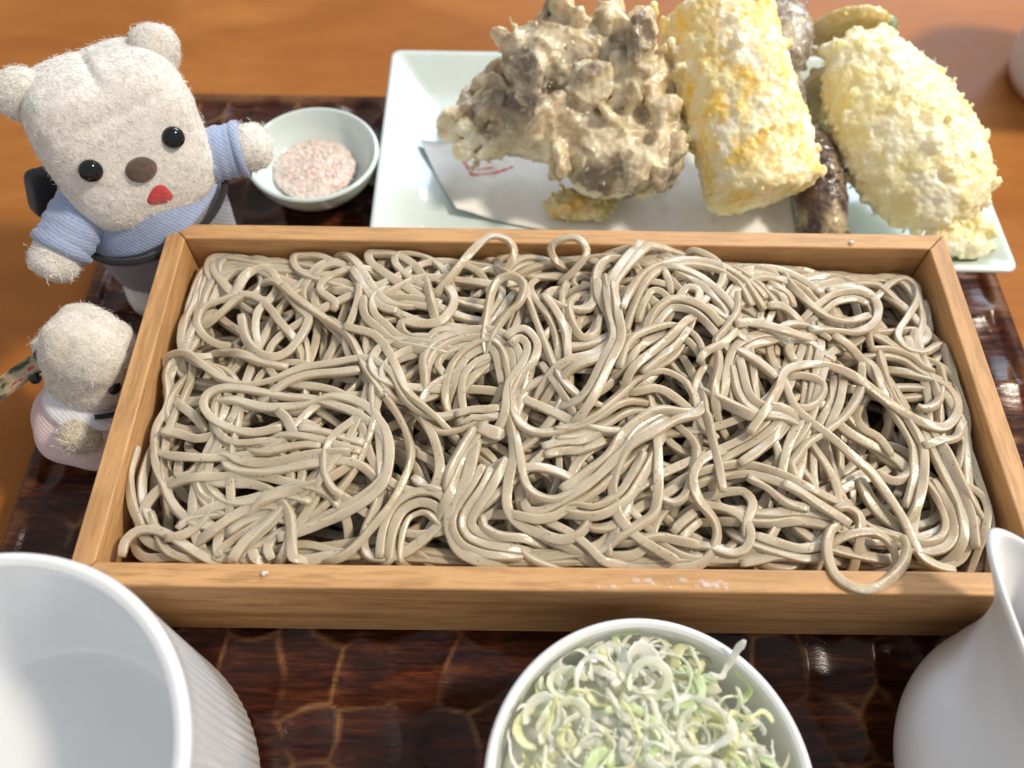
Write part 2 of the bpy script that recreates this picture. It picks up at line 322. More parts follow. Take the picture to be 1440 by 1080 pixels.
# traced strands: [count, spacing, arch, width, x/y pairs in cm]
TRACED = [[1,0.258,0,0.24,[4.66,-5.26,5.2,-5.15,5.75,-5.03,6.44,-5.08]],[2,0.258,0,0.24,[5.08,-4.65,5.75,-4.85,6.44,-4.99,7.0,-4.87]],[2,0.258,0,0.24,[4.81,-3.95,5.6,-4.01,6.43,-3.94,7.33,-4.11]],[1,0.258,0,0.24,[7.47,-3.69,7.94,-3.61,8.22,-3.89,8.09,-4.24]],[1,0.258,0,0.24,[9.06,-2.4,9.51,-2.65,9.94,-2.47,10.13,-2.16]],[2,0.258,0,0.24,[9.51,-4.56,9.97,-4.67,10.52,-4.43,10.77,-3.95,10.75,-3.23,10.56,-2.62]],[2,0.258,0,0.24,[10.87,-1.21,11.03,-2.12,11.21,-2.97,11.27,-3.76,11.14,-4.68]],[1,0.258,0,0.24,[11.61,-2.74,11.98,-3.04,12.02,-3.47,11.82,-3.95]],[1,0.258,0,0.24,[-8.96,4.65,-9.5,4.75,-10.69,4.74,-11.29,4.37,-11.49,3.79,-11.5,2.96,-11.62,1.88,-11.64,1.24]],[1,0.258,0,0.24,[-10.64,2.83,-10.17,3.41,-9.55,3.22,-9.08,2.73,-8.64,2.1,-8.19,1.56]],[1,0.258,0,0.24,[-6.38,3.31,-6.76,3.39,-7.26,3.39]],[1,0.258,0,0.24,[-7.95,3.4,-7.98,4.1,-7.71,4.58,-7.21,4.68,-6.77,4.34,-6.43,3.68,-5.96,3.0,-5.3,2.58]],[1,0.258,0,0.24,[-7.09,2.56,-7.06,2.87,-7.56,3.29,-7.61,3.63,-7.29,4.07,-6.75,4.34]],[1,0.258,0,0.24,[-9.52,0.9,-8.94,0.62,-8.21,0.49]],[1,0.258,0,0.24,[-9.99,-3.08,-9.44,-3.09,-8.78,-3.04,-8.21,-3.12,-7.5,-3.34,-6.72,-3.51]],[2,0.258,0,0.24,[-9.55,-2.35,-9.26,-2.71,-8.67,-2.85,-7.95,-2.85,-7.29,-2.74,-6.59,-2.64,-5.67,-2.55]],[1,0.258,0,0.24,[-8.14,-2.46,-7.45,-2.28,-6.79,-2.29]],[2,0.258,0,0.24,[-7.51,-1.85,-6.83,-1.98,-6.08,-2.21,-5.64,-2.32]],[1,0.258,0,0.24,[-9.58,-3.25,-8.76,-3.26,-8.17,-3.45,-7.73,-3.8,-7.48,-4.17,-7.36,-4.66,-7.27,-5.32]],[2,0.258,0,0.24,[-12.16,-1.96,-12.16,-2.82,-11.93,-3.62,-11.52,-4.26]],[1,0.258,0,0.24,[-11.49,-3.91,-11.18,-4.49,-10.78,-5.06,-10.27,-5.21]],[1,0.258,0,0.3,[-7.92,-3.55,-7.47,-3.66,-6.91,-3.82]],[1,0.258,0,0.24,[-9.64,-3.92,-9.12,-3.81,-8.58,-3.73,-8.33,-3.61]],[1,0.258,0,0.24,[-10.52,-4.51,-10.31,-4.25,-9.91,-4.11,-9.32,-4.07,-8.9,-4.01]],[2,0.258,0,0.24,[-9.21,-4.53,-8.79,-4.19,-8.22,-4.03,-7.71,-4.12]],[1,0.258,0,0.24,[-9.3,-5.23,-9.38,-4.79,-9.17,-4.46,-8.78,-4.51,-8.5,-4.9,-8.33,-5.3]],[1,0.258,0,0.338,[-6.87,-5.32,-6.3,-5.19,-5.4,-5.14]],[3,0.251,0,0.24,[-4.71,-5.32,-4.69,-4.65,-4.49,-4.03,-4.08,-3.75,-3.65,-3.75,-3.31,-4.09]],[1,0.258,0,0.24,[-4.23,-2.22,-3.65,-2.59,-3.19,-2.97,-3.01,-3.22]],[1,0.258,0,0.24,[-4.23,-3.04,-3.82,-3.34,-3.39,-3.4]],[1,0.258,0,0.27,[-3.92,-1.51,-3.6,-2.12,-3.46,-2.81]],[1,0.258,0,0.285,[-2.35,-1.49,-2.77,-2.47,-3.16,-3.54]],[1,0.258,0,0.345,[-2.46,-1.63,-1.78,-1.86]],[1,0.258,0,0.24,[-2.57,-1.65,-2.93,-2.31,-3.18,-2.85]],[1,0.258,0,0.24,[-5.41,3.28,-5.11,3.53,-4.64,3.87,-3.9,3.99,-3.01,3.93,-2.11,3.85,-1.29,4.12,-0.44,4.52,0.32,4.62]],[1,0.258,0,0.24,[-2.72,4.65,-2.53,5.0,-2.14,4.93]],[1,0.258,0,0.24,[-1.93,4.5,-2.07,5.06,-1.75,5.37,-1.08,5.37,-0.42,5.18]],[1,0.258,0,0.24,[-1.87,4.23,-1.48,4.89,-0.96,5.2,-0.43,5.06]],[1,0.258,0,0.24,[0.3,4.33,-0.36,4.3,-1.08,4.25]],[1,0.258,0,0.24,[-3.96,1.33,-3.86,1.63,-3.44,1.63,-3.02,1.42]],[2,0.258,0,0.24,[-6.04,3.0,-5.91,2.3,-5.5,1.85,-4.85,1.23,-3.82,0.97]],[2,0.228,0,0.24,[-6.58,4.32,-6.04,3.41,-5.53,2.74,-5.03,2.59]],[2,0.258,0,0.24,[-5.07,2.97,-4.44,2.89,-3.75,2.72]],[3,0.228,0,0.24,[-3.66,0.09,-3.93,0.35,-3.87,0.76,-3.36,1.2,-2.66,1.41,-1.95,1.31,-1.53,0.81,-1.46,0.28,-1.52,-0.25]],[2,0.228,0,0.24,[-3.35,-0.36,-3.21,0.31,-2.88,0.84,-2.3,1.16,-1.94,0.92,-1.75,0.18,-1.63,-0.73]],[1,0.258,0,0.24,[-2.93,-0.84,-2.96,-0.11,-2.69,0.5,-2.29,0.71]],[1,0.258,0,0.24,[0.08,2.3,0.25,1.6,0.54,1.27,0.9,1.51,1.11,2.04]],[1,0.258,0,0.24,[0.19,1.82,0.13,0.96,0.08,0.0]],[2,0.258,0,0.24,[-0.69,2.77,-0.28,2.07,-0.06,1.26,-0.02,0.41]],[1,0.258,0,0.24,[0.29,0.98,0.76,1.01,1.32,1.39]],[1,0.258,0,0.24,[0.28,0.97,0.75,0.99,1.24,1.3]],[1,0.258,0,0.24,[0.19,2.07,0.35,1.5,0.64,1.24,1.0,1.47,1.15,2.07]],[1,0.258,0,0.24,[1.81,2.9,2.28,3.39,2.85,3.58,3.22,3.44]],[1,0.258,0,0.24,[3.27,4.06,3.4,3.43,3.42,3.04]],[2,0.228,0,0.24,[3.65,4.01,4.23,3.68,4.71,3.09,5.06,2.54]],[1,0.258,0,0.24,[3.63,2.87,3.92,3.32,4.24,2.99,4.05,2.43]],[1,0.258,0,0.24,[2.29,1.92,2.53,2.67,2.88,3.22,3.23,3.01,3.33,2.79]],[2,0.258,0,0.24,[2.77,1.98,3.24,2.56,3.83,2.52,4.33,2.15,4.63,1.67]],[1,0.258,0,0.24,[5.58,4.82,6.24,4.89,6.91,4.67,7.19,4.14,7.24,3.65]],[2,0.258,0,0.24,[5.93,4.25,6.37,3.78,6.62,3.32]],[2,0.258,0,0.24,[6.63,3.86,7.15,3.49,7.27,3.04]],[1,0.258,0,0.24,[6.51,3.01,6.95,3.03,7.29,2.74,7.58,2.23]],[2,0.251,0,0.24,[4.76,-0.44,4.97,0.41,5.19,0.98,5.65,1.35,6.09,1.48]],[2,0.258,0,0.24,[5.13,0.49,5.21,-0.34,5.54,-0.91,6.05,-0.95]],[1,0.258,0,0.24,[5.4,0.88,5.94,0.49,6.23,0.09]],[2,0.243,0,0.24,[6.6,0.6,6.39,1.12,6.56,1.72,7.12,2.16,7.73,2.07,8.23,1.68,8.41,1.33]],[1,0.258,0,0.24,[7.01,0.89,6.91,1.34,7.1,1.72,7.63,1.62,8.03,1.16,8.3,1.02]],[2,0.258,0,0.24,[8.01,3.76,8.89,4.28,9.75,4.62,10.68,4.73,11.07,4.35]],[2,0.258,0,0.24,[8.05,2.87,8.79,3.52,9.56,3.75,10.04,3.54]],[1,0.258,0,0.24,[7.55,3.74,7.94,3.1,8.43,2.68,9.14,2.6,9.83,2.87]],[1,0.258,0,0.24,[10.92,4.32,11.37,3.74,11.62,3.05,11.84,2.42,11.36,2.08]],[1,0.258,0,0.24,[12.16,3.97,12.01,2.69]],[1,0.258,0,0.24,[8.66,3.85,9.49,4.06,10.02,3.83,10.21,3.26,9.91,2.59,9.29,2.18,8.49,2.11,7.63,2.06]],[1,0.258,0,0.315,[10.09,2.27,10.55,1.89,10.87,1.44]],[1,0.258,0,0.24,[8.39,1.95,8.91,1.59,9.32,0.97,9.77,0.17]],[2,0.251,0,0.27,[9.66,1.12,9.78,0.17,10.12,-0.74,10.35,-1.41,10.38,-1.79,10.17,-2.67,9.81,-3.46,9.59,-3.88]],[1,0.258,0,0.24,[10.47,-1.66,11.19,-1.43,11.62,-1.41,11.71,-1.08]],[1,0.258,0,0.24,[10.67,-0.29,10.99,-0.43,11.35,-0.16,11.48,0.12]],[1,0.258,0,0.24,[11.43,1.63,11.89,1.26,12.15,0.67,12.0,-0.21]],[1,0.258,0,0.24,[10.65,4.19,11.15,4.68,11.65,4.88,11.95,4.55,11.82,3.92,11.29,3.14,10.77,2.4,10.86,1.83,11.41,1.72,12.02,2.07,12.16,2.01,12.16,1.27,12.16,0.24,12.15,-0.74,11.7,-1.84]],[2,0.228,0,0.24,[9.61,1.55,10.25,1.59,10.78,1.4,11.08,1.06,11.46,0.86]],[2,0.258,0,0.24,[8.44,0.6,8.14,-0.26,7.7,-1.01]],[1,0.258,0,0.24,[9.3,0.1,8.88,-0.41,8.93,-0.96,9.33,-1.29,9.6,-1.88]],[1,0.258,0,0.24,[6.75,0.36,7.24,0.43,7.71,0.09,7.48,-0.46,7.03,-0.73,6.66,-0.54,6.58,0.06]],[1,0.258,0,0.24,[6.85,-1.17,6.42,-1.79,6.15,-2.47]],[1,0.258,0,0.3,[11.07,-1.54,11.25,-2.27,11.42,-3.18]],[1,0.258,0,0.315,[8.58,-2.58,8.72,-3.11,9.02,-3.62,9.44,-4.02]],[1,0.258,0,0.24,[9.16,1.01,8.95,0.13,8.38,-0.71,7.7,-1.3,6.94,-1.82,6.47,-2.36,6.37,-2.43,6.4,-2.84,6.55,-3.25]],[2,0.251,0,0.24,[4.47,-2.55,4.95,-2.25,5.54,-1.92,6.17,-1.41,6.56,-0.86]],[2,0.258,0,0.24,[3.76,-2.89,4.43,-2.71,5.11,-2.64,5.91,-2.88,6.5,-3.24]],[1,0.258,0,0.24,[3.98,-3.37,4.55,-3.19,5.08,-3.27,5.23,-3.64,5.01,-3.95]],[1,0.258,0,0.24,[3.93,-3.64,4.46,-3.76,4.9,-4.11,5.01,-4.55,4.74,-4.98,4.32,-5.03,4.07,-4.87]],[1,0.258,0,0.24,[2.65,-3.5,2.9,-3.74,3.3,-3.46,3.65,-2.54,3.72,-1.86,3.31,-1.42]],[1,0.258,0,0.24,[1.93,-4.71,2.48,-4.59,3.06,-4.68,3.59,-4.78]],[1,0.258,0,0.24,[1.11,-5.16,1.13,-4.78,1.46,-4.55,1.89,-4.6]],[2,0.258,0,0.24,[2.96,-4.58,3.32,-4.23,3.62,-3.99]],[1,0.258,0,0.375,[4.22,-0.48,4.7,-0.75,5.42,-1.21]],[1,0.258,0,0.24,[-11.29,1.07,-11.19,0.38,-11.32,-0.34,-11.48,-1.01,-11.53,-1.59,-11.45,-2.44,-11.22,-3.08,-10.83,-3.77,-10.31,-4.25]],[1,0.258,0,0.24,[-11.3,1.09,-11.45,1.2,-11.86,1.05,-12.02,0.58,-11.86,-0.03,-11.78,-0.57,-11.92,-1.18,-11.86,-1.74,-11.64,-2.46,-11.32,-3.03,-10.9,-3.67,-10.38,-4.16,-9.8,-4.43,-9.32,-4.47]],[1,0.258,0,0.24,[-11.95,-5.22,-11.94,-4.79,-11.68,-4.51,-11.24,-4.48,-10.69,-4.68,-10.15,-5.0,-9.62,-5.29]],[1,0.258,0,0.24,[-9.62,-3.78,-9.97,-3.67,-10.2,-3.32,-10.18,-2.91,-9.94,-2.37,-9.73,-1.76]],[1,0.258,0,0.24,[-11.64,-1.52,-11.09,-1.62,-10.47,-1.8,-9.95,-1.73,-9.76,-1.52]],[1,0.258,0,0.24,[-10.94,-2.41,-10.83,-2.91,-10.5,-2.85,-10.23,-2.5]],[1,0.258,0,0.24,[-11.05,-0.81,-10.64,-1.11,-10.31,-1.58]],[1,0.258,0,0.27,[-8.2,-1.12,-7.86,-1.44,-7.51,-2.11]],[1,0.258,0,0.24,[-9.64,-1.41,-9.39,-0.89,-9.09,-0.95]],[1,0.258,0,0.24,[-10.24,1.63,-10.75,1.72,-11.23,2.05,-11.5,2.55,-11.35,3.08,-10.57,3.42,-10.37,3.73,-10.17,4.36,-9.69,4.62,-9.24,4.24,-9.12,3.63,-9.29,3.15,-9.53,2.7,-9.51,2.08,-9.37,1.61]],[1,0.258,0,0.24,[-10.01,2.55,-9.71,1.68,-9.26,1.05,-8.73,0.83,-8.29,1.04,-8.0,1.54,-7.82,2.03,-7.83,2.34,-8.16,2.67,-8.65,3.34,-8.89,3.67]],[1,0.258,0,0.24,[-8.84,3.56,-8.1,2.83,-7.21,2.13,-6.53,1.58,-6.16,0.98,-5.69,0.05,-5.15,-0.79,-5.2,-0.65,-4.71,-1.31,-4.43,-1.89,-4.31,-2.5,-4.5,-3.26,-4.85,-4.0,-5.33,-4.65,-5.61,-5.03,-5.9,-5.3]],[1,0.258,0,0.24,[-8.46,-0.4,-8.1,-0.07,-7.43,0.16,-6.67,0.2,-5.96,0.26]],[1,0.258,0,0.24,[-11.15,0.92,-10.64,0.48,-10.01,0.04,-9.27,-0.13,-8.6,0.04,-7.77,0.4,-6.89,0.53,-6.0,0.63,-5.5,0.47,-5.05,0.07,-4.9,-0.14,-4.57,-0.76,-4.1,-1.15,-3.53,-1.3,-2.81,-1.08,-1.79,-1.04]],[1,0.258,0,0.24,[-6.63,1.8,-6.14,1.65,-5.64,1.45,-5.22,0.88,-4.86,0.12,-4.52,-0.6,-4.04,-1.04]],[2,0.228,0,0.225,[-3.08,-1.36,-2.58,-1.21,-1.79,-1.12]],[1,0.258,0,0.24,[-8.01,-1.64,-8.86,-1.78,-9.52,-1.62,-10.1,-1.29,-10.45,-0.84,-10.38,-0.44,-9.94,-0.26,-9.23,-0.33,-8.19,-0.6,-7.3,-0.71,-6.39,-1.04,-5.72,-1.39,-5.23,-1.77,-4.98,-2.24,-5.03,-2.98,-5.4,-3.48,-6.13,-3.96,-7.18,-4.36,-7.79,-4.63,-8.0,-5.01,-7.85,-5.32]],[1,0.258,0,0.24,[-9.49,-0.7,-8.64,-0.95,-7.6,-0.94,-6.72,-0.67,-5.82,-0.95,-5.34,-1.37,-5.03,-1.82,-4.9,-2.48,-4.98,-3.22,-5.37,-3.73,-6.11,-4.13,-7.15,-4.54,-7.76,-4.76]],[1,0.258,0,0.24,[-5.98,-1.56,-6.44,-1.94,-6.64,-2.48,-6.58,-3.11,-6.32,-3.56,-6.03,-3.73]],[1,0.258,0,0.3,[-2.55,-2.38,-2.74,-3.18,-3.1,-3.78,-3.16,-4.43,-2.89,-5.07,-2.46,-5.32]],[3,0.258,0,0.24,[-1.88,-2.45,-2.3,-3.36,-2.79,-4.17,-2.7,-4.64,-2.27,-4.9,-1.63,-4.98]],[1,0.258,0,0.24,[-2.28,-4.16,-2.22,-4.49,-1.85,-4.7,-1.42,-4.69]],[1,0.258,0,0.24,[1.02,3.1,1.03,2.64,0.62,2.27,-0.04,2.44]],[1,0.258,0,0.24,[1.0,2.89,1.13,3.85,1.42,4.49,1.87,4.57]],[2,0.228,0,0.24,[1.21,3.52,1.24,2.76,1.51,2.06,1.6,1.43,1.39,0.93,0.84,0.48,0.25,0.29]],[2,0.228,0,0.24,[2.6,4.95,1.94,4.0,1.49,3.16,1.51,2.1,1.58,1.11,1.15,0.16,0.72,-0.79]],[1,0.258,0,0.24,[-1.12,3.12,-0.88,2.2,-0.59,1.24,-0.31,0.4,0.01,-0.28,0.5,-0.81,1.06,-1.02]],[1,0.258,0,0.24,[-0.66,0.44,-0.43,0.03,0.0,-0.72,0.27,-1.29]],[1,0.258,0.35,0.24,[-2.36,1.52,-2.26,2.26,-2.15,2.9,-1.92,3.34,-1.49,3.41,-1.18,3.04,-1.3,2.46,-1.72,2.06,-2.07,1.5]],[1,0.258,0,0.24,[-3.96,1.34,-4.44,1.28,-4.85,1.65,-4.85,1.99,-4.37,1.93,-3.77,2.01,-3.43,2.49,-3.3,2.97,-3.47,3.29]],[1,0.258,0.8,0.24,[-3.97,3.16,-3.43,3.85,-2.76,4.77,-2.27,5.37,-1.76,5.37,-1.49,5.07,-1.55,4.61,-1.87,4.2]],[1,0.258,0.8,0.24,[-0.01,3.95,0.55,4.35,0.87,4.84,0.56,5.35,0.05,5.37,-0.26,5.21,-0.13,4.82,0.28,4.63]],[1,0.258,0.7,0.24,[1.39,5.37,1.33,5.37,1.71,5.37,2.53,5.37,3.21,5.37,3.71,5.37,4.14,5.37]],[1,0.258,0.4,0.24,[1.43,3.1,1.86,3.98,2.4,4.86,3.12,5.34,3.94,5.37,4.37,5.37,4.41,5.37]],[1,0.258,0,0.24,[-1.71,1.24,-1.42,1.52,-1.06,1.51,-0.77,1.0,-0.89,0.49,-1.29,-0.04,-1.52,-0.61,-1.45,-1.23,-1.06,-1.66,-0.56,-1.78,0.11,-1.6,0.96,-1.13,1.56,-0.59,2.17,0.02,2.89,0.3,3.53,0.05,3.83,-0.45,3.86,-0.77]],[1,0.258,0,0.24,[-1.59,1.02,-1.3,1.25,-1.06,0.97,-1.18,0.45,-1.63,-0.31,-1.68,-1.08]],[1,0.258,0,0.24,[-1.8,-0.78,-1.51,-1.65,-1.44,-2.52,-1.6,-3.33,-1.59,-3.96,-1.27,-4.37,-0.57,-4.66,0.17,-4.99,0.7,-5.28,1.23,-5.29,2.46,-5.34,3.25,-5.38,3.8,-5.11,4.11,-4.54,4.03,-4.07,3.67,-3.62,3.52,-3.12,3.68,-2.59,4.04,-2.33]],[1,0.258,0,0.24,[-1.34,-2.08,-1.17,-3.12,-0.9,-3.55,-0.36,-3.7,0.19,-3.45,1.31,-2.62,1.96,-1.68,2.69,-1.11,3.41,-0.88]],[2,0.258,0,0.24,[-1.32,-3.57,-1.16,-4.04,-0.73,-4.15,-0.2,-3.94,0.73,-3.33,1.46,-2.65,2.11,-2.04,2.71,-1.58]],[1,0.258,0,0.24,[-0.57,-4.24,0.17,-4.62,0.68,-5.04,0.88,-5.32]],[1,0.258,0,0.24,[-1.42,-4.54,-1.2,-5.08,-0.68,-5.32]],[2,0.228,0,0.24,[-0.28,-1.81,0.39,-1.67,1.08,-1.34,1.55,-1.01]],[2,0.228,0,0.24,[-0.62,-2.31,-0.01,-2.13,0.44,-2.11,1.07,-1.79]],[1,0.258,0,0.24,[-0.14,-3.41,0.47,-2.97,1.21,-2.39,1.62,-1.76,2.16,-1.3,2.69,-0.97,3.31,-1.02]],[2,0.258,0,0.24,[2.53,-1.86,2.33,-2.34,1.89,-3.11,1.48,-3.64,0.7,-4.06,0.23,-3.85]],[1,0.258,0,0.24,[2.6,-1.9,2.57,-2.73,2.53,-3.44,2.39,-3.99,1.99,-4.32,1.55,-4.55]],[2,0.258,0,0.24,[1.69,0.05,1.98,0.88,2.49,1.35,3.29,1.66,3.85,1.38,4.04,0.83]],[2,0.258,0,0.24,[2.17,0.22,2.78,0.76,3.28,1.21,3.67,1.66]],[1,0.258,0,0.24,[2.26,-0.36,2.74,-0.2,3.24,-0.5,3.77,-1.0,4.06,-1.49,4.36,-1.79]],[1,0.258,0,0.24,[4.09,-0.69,3.82,-1.05,3.16,-1.31,2.44,-1.8,1.75,-2.21,1.37,-2.94,1.28,-3.49,1.41,-4.13,1.87,-4.64,2.44,-4.99,2.94,-5.28]],[1,0.258,0,0.24,[3.68,0.81,3.9,0.17,4.05,-0.47,4.05,-0.99,4.12,-1.2,4.19,-1.87,4.28,-2.59,4.31,-3.41]],[1,0.258,0,0.24,[3.94,0.11,4.17,0.55,4.4,0.5,4.48,0.17,4.33,-0.17]],[1,0.258,0,0.24,[5.45,3.04,5.31,2.27,4.8,1.53,4.56,1.21,4.59,0.56,4.4,-0.11]],[1,0.258,0,0.24,[5.21,1.58,4.73,1.1,4.17,0.78,3.96,0.44]],[1,0.258,0,0.24,[5.16,1.76,5.72,1.88,6.42,1.69]],[1,0.258,0,0.338,[5.04,5.37,5.36,5.37]],[2,0.251,0,0.24,[1.73,1.5,2.05,2.47,2.52,3.47,3.18,4.21,4.14,4.57,5.09,4.43,5.72,3.9,6.04,3.11,6.31,2.43]],[1,0.258,0,0.24,[4.86,-2.57,5.43,-2.17,6.03,-1.64,6.47,-1.04]],[1,0.258,0,0.24,[5.09,-2.9,5.56,-3.17,6.1,-3.62,6.68,-3.78]],[1,0.258,0,0.27,[6.03,-3.1,6.48,-3.38,6.93,-3.7,7.33,-3.97,7.71,-4.25]],[1,0.258,0,0.24,[6.54,0.05,6.67,-0.66,7.13,-1.17,7.79,-1.65,8.44,-2.22,8.75,-2.49,9.12,-3.1,9.43,-3.79,9.58,-4.4,9.76,-4.89,10.15,-5.15,10.62,-5.25]],[1,0.258,0,0.24,[5.21,-1.73,5.76,-0.98,6.21,-0.31,6.57,0.38,7.26,0.72,8.04,0.79,8.69,0.56,9.44,-0.04,10.08,-0.57,10.73,-0.92,11.26,-1.02,11.72,-0.66,11.91,-0.19,11.75,0.36,11.25,0.72,10.58,0.95]],[1,0.258,0,0.24,[8.89,-5.01,8.86,-4.68,8.53,-4.39,7.97,-4.39,7.39,-4.57]],[1,0.258,0,0.27,[7.47,-4.22,7.16,-4.4,6.94,-4.97,6.97,-5.6,7.3,-5.97,7.77,-6.06,8.28,-5.85,8.81,-5.41,9.07,-4.96,9.09,-4.56]]]

# ================================================================ materials
def wood_mat(name, axis, light, dark, sc=1.0):
    m = Mat(name, light, .5)
    st = {'x': (.09, 1, 1), 'y': (1, .09, 1)}[axis]; v = m.coord(tuple(c*sc for c in st))
    a = m.noise(110, 5, .6, v, .5); fine = m.noise(800, 3, .6, v); broad = m.noise(16, 2, .5, v, .4)
    c = m.ramp(a, [(.36, tuple(x*.80 for x in dark)), (.48, tuple(.5*(p+q) for p, q in zip(light, dark))), (.62, light)])
    c = m.mix(m.fac(fine, .46, .64, 0, .75), c, tuple(x*.62 for x in dark))
    c = m.mix(m.fac(broad, .35, .7, 0, .45), c, tuple(x*1.05 for x in light))
    blot = m.noise(60, 3, .5); c = m.mix(m.fac(blot, .5, .75, 0, .18), c, tuple(x*.7 for x in dark))
    m.color(c).rough(m.fac(a, .3, .7, .42, .6)); m.bump(fine, .25, .0003).bump(a, .2, .0004); return m
box_x = wood_mat('pale_wood_along', 'x', (.60, .34, .145), (.45, .225, .082)).m
box_y = wood_mat('pale_wood_across', 'y', (.60, .34, .145), (.45, .225, .082)).m

mt = Mat('table_wood', (.4, .16, .04), .42); mt.set('Specular IOR Level', .14)
v = mt.coord((.35, 1, 1)); a = mt.noise(26, 5, .55, v, .8); b = mt.noise(9, 3, .5, mt.coord((.5, 1, 1)), .6); fl = mt.noise(180, 3, .6, v)
c = mt.ramp(a, [(.3, (.30, .100, .019)), (.52, (.37, .138, .029)), (.72, (.43, .172, .040))])
c = mt.mix(mt.fac(b, .42, .66, 0, .6), c, (.26, .080, .014)); c = mt.mix(mt.fac(fl, .48, .70, 0, .28), c, (.26, .085, .018))
mt.color(c); mt.rough(mt.fac(a, .3, .7, .42, .55)); mt.bump(fl, .08, .0003); mt = mt.m

ml = Mat('brown_lacquer', (.1, .03, .01), .25); ml.set('Specular IOR Level', .26)
v = ml.coord((.10, 1, 1)); g = ml.noise(430, 4, .7, v, .3); gb = ml.noise(60, 3, .55, v); pt = ml.noise(38, 3, .5)
at = ml.node('ShaderNodeAttribute', attribute_name='wear'); cell = ml.node('ShaderNodeAttribute', attribute_name='cell')
c = ml.ramp(g, [(.34, (.012, .005, .004)), (.52, (.075, .018, .007)), (.70, (.19, .050, .015))])
c = ml.mix(ml.fac(gb, .4, .66, 0, .7), c, (.016, .006, .005))
c = ml.mix(ml.fac(cell.outputs['Fac'], 0, 1, 0, .42), c, (.020, .009, .007))
wr = ml.math('MULTIPLY', at.outputs['Fac'], ml.fac(pt, .47, .60)); wr2 = ml.math('MULTIPLY', wr, ml.fac(g, .3, .55, .35, 1))
c = ml.mix(ml.math('MULTIPLY', wr2, .8), c, (.34, .165, .062))
c = ml.mix(ml.math('MULTIPLY', at.outputs['Fac'], .15), c, (.13, .045, .016))
ml.color(c); ml.rough(ml.fac(g, .3, .7, .14, .30)); ml.bump(g, .35, .0005).bump(pt, .15, .0006)
ml.set('Coat Weight', .0); ml.set('Coat Roughness', .2); ml = ml.m

def porcelain(name, col, rough=.12, sub=.12):
    m = Mat(name, col, rough); m.sss(sub, (.01, .01, .01), .3); m.set('Coat Weight', .4); m.set('Coat Roughness', .05)
    n = m.noise(55, 3, .5); m.color(m.mix(m.fac(n, .35, .7, 0, .6), col, tuple(x*.94 for x in col))); m.bump(m.noise(30, 2), .05, .001); return m
white_china = porcelain('white_porcelain', (.80, .81, .82)).m
cup_m = porcelain('ribbed_porcelain', (.78, .80, .82), .22)
pitch_m = porcelain('satin_porcelain', (.74, .74, .75), .36); pitch_m.set('Coat Weight', .12); pitch_m = pitch_m.m
celadon = porcelain('celadon_glaze', (.66, .76, .74), .13).m
cup_m = cup_m.m

mn = Mat('soba', (.45, .36, .25), .34); mn.sss(.5, (.005, .0037, .0024), .7)
oi = mn.node('ShaderNodeObjectInfo')
a = mn.noise(150, 3, .6); sp = mn.voronoi(700); lo = mn.noise(35, 2)
c = mn.ramp(a, [(.3, (.445, .365, .25)), (.7, (.56, .475, .355))])
c = mn.mix(mn.fac(oi.outputs['Random'], 0, 1, 0, .42), c, (.65, .58, .475)); c = mn.mix(mn.fac(lo, .4, .7, 0, .4), c, (.37, .28, .17))
dots = mn.math('MULTIPLY', mn.fac(sp, .14, .22, 1, 0), mn.fac(mn.noise(260, 1), .54, .58)); c = mn.mix(mn.math('MULTIPLY', dots, .65), c, (.16, .085, .04))
wet = mn.noise(70, 3, .5)
mn.color(c).rough(mn.fac(wet, .40, .62, .18, .36)); mn.set('Coat Roughness', .20); mn.set('Coat IOR', 1.4); mn.ln(mn.fac(mn.noise(110, 3, .5), .44, .60, .0, .32), mn.b.inputs['Coat Weight'])
mn.bump(mn.noise(1700, 2, .6), .16, .0006).bump(mn.noise(330, 3, .6), .18, .0010)
mn.ln(mn.b.inputs['Normal'].links[0].from_socket, mn.b.inputs['Coat Normal']); soba_m = mn.m

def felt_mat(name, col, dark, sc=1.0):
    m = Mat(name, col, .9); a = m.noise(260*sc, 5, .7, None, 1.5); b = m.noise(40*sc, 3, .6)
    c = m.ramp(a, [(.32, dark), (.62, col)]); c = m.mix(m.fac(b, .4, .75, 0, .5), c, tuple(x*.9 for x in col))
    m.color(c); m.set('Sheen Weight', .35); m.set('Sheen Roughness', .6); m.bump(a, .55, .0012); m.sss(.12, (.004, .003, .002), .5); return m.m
felt = felt_mat('cream_felt', (.88, .85, .81), (.72, .68, .62)); felt_small = felt_mat('shadowed_cream_felt', (.76, .70, .60), (.58, .51, .40)); felt_shade = felt_mat('shaded_paw_felt', (.62, .53, .36), (.42, .34, .20))  # small doll's felts: cream with its shadow put into the colour, paw darkest
fib_m = Mat('felt_hair', (.80, .75, .66), .7); fib_m.color(fib_m.mix(fib_m.fac(fib_m.noise(120, 2), .35, .65), (.90, .87, .83), (.80, .76, .69))); fib_m = fib_m.m
brown_felt = felt_mat('brown_felt', (.13, .075, .045), (.06, .035, .02), 1.4); red_felt = felt_mat('red_felt', (.62, .045, .045), (.45, .02, .025), 1.4)
bead = Mat('black_bead', (.006, .006, .008), .06); bead.rough(bead.fac(bead.noise(90, 2), .3, .7, .04, .10)); bead = bead.m
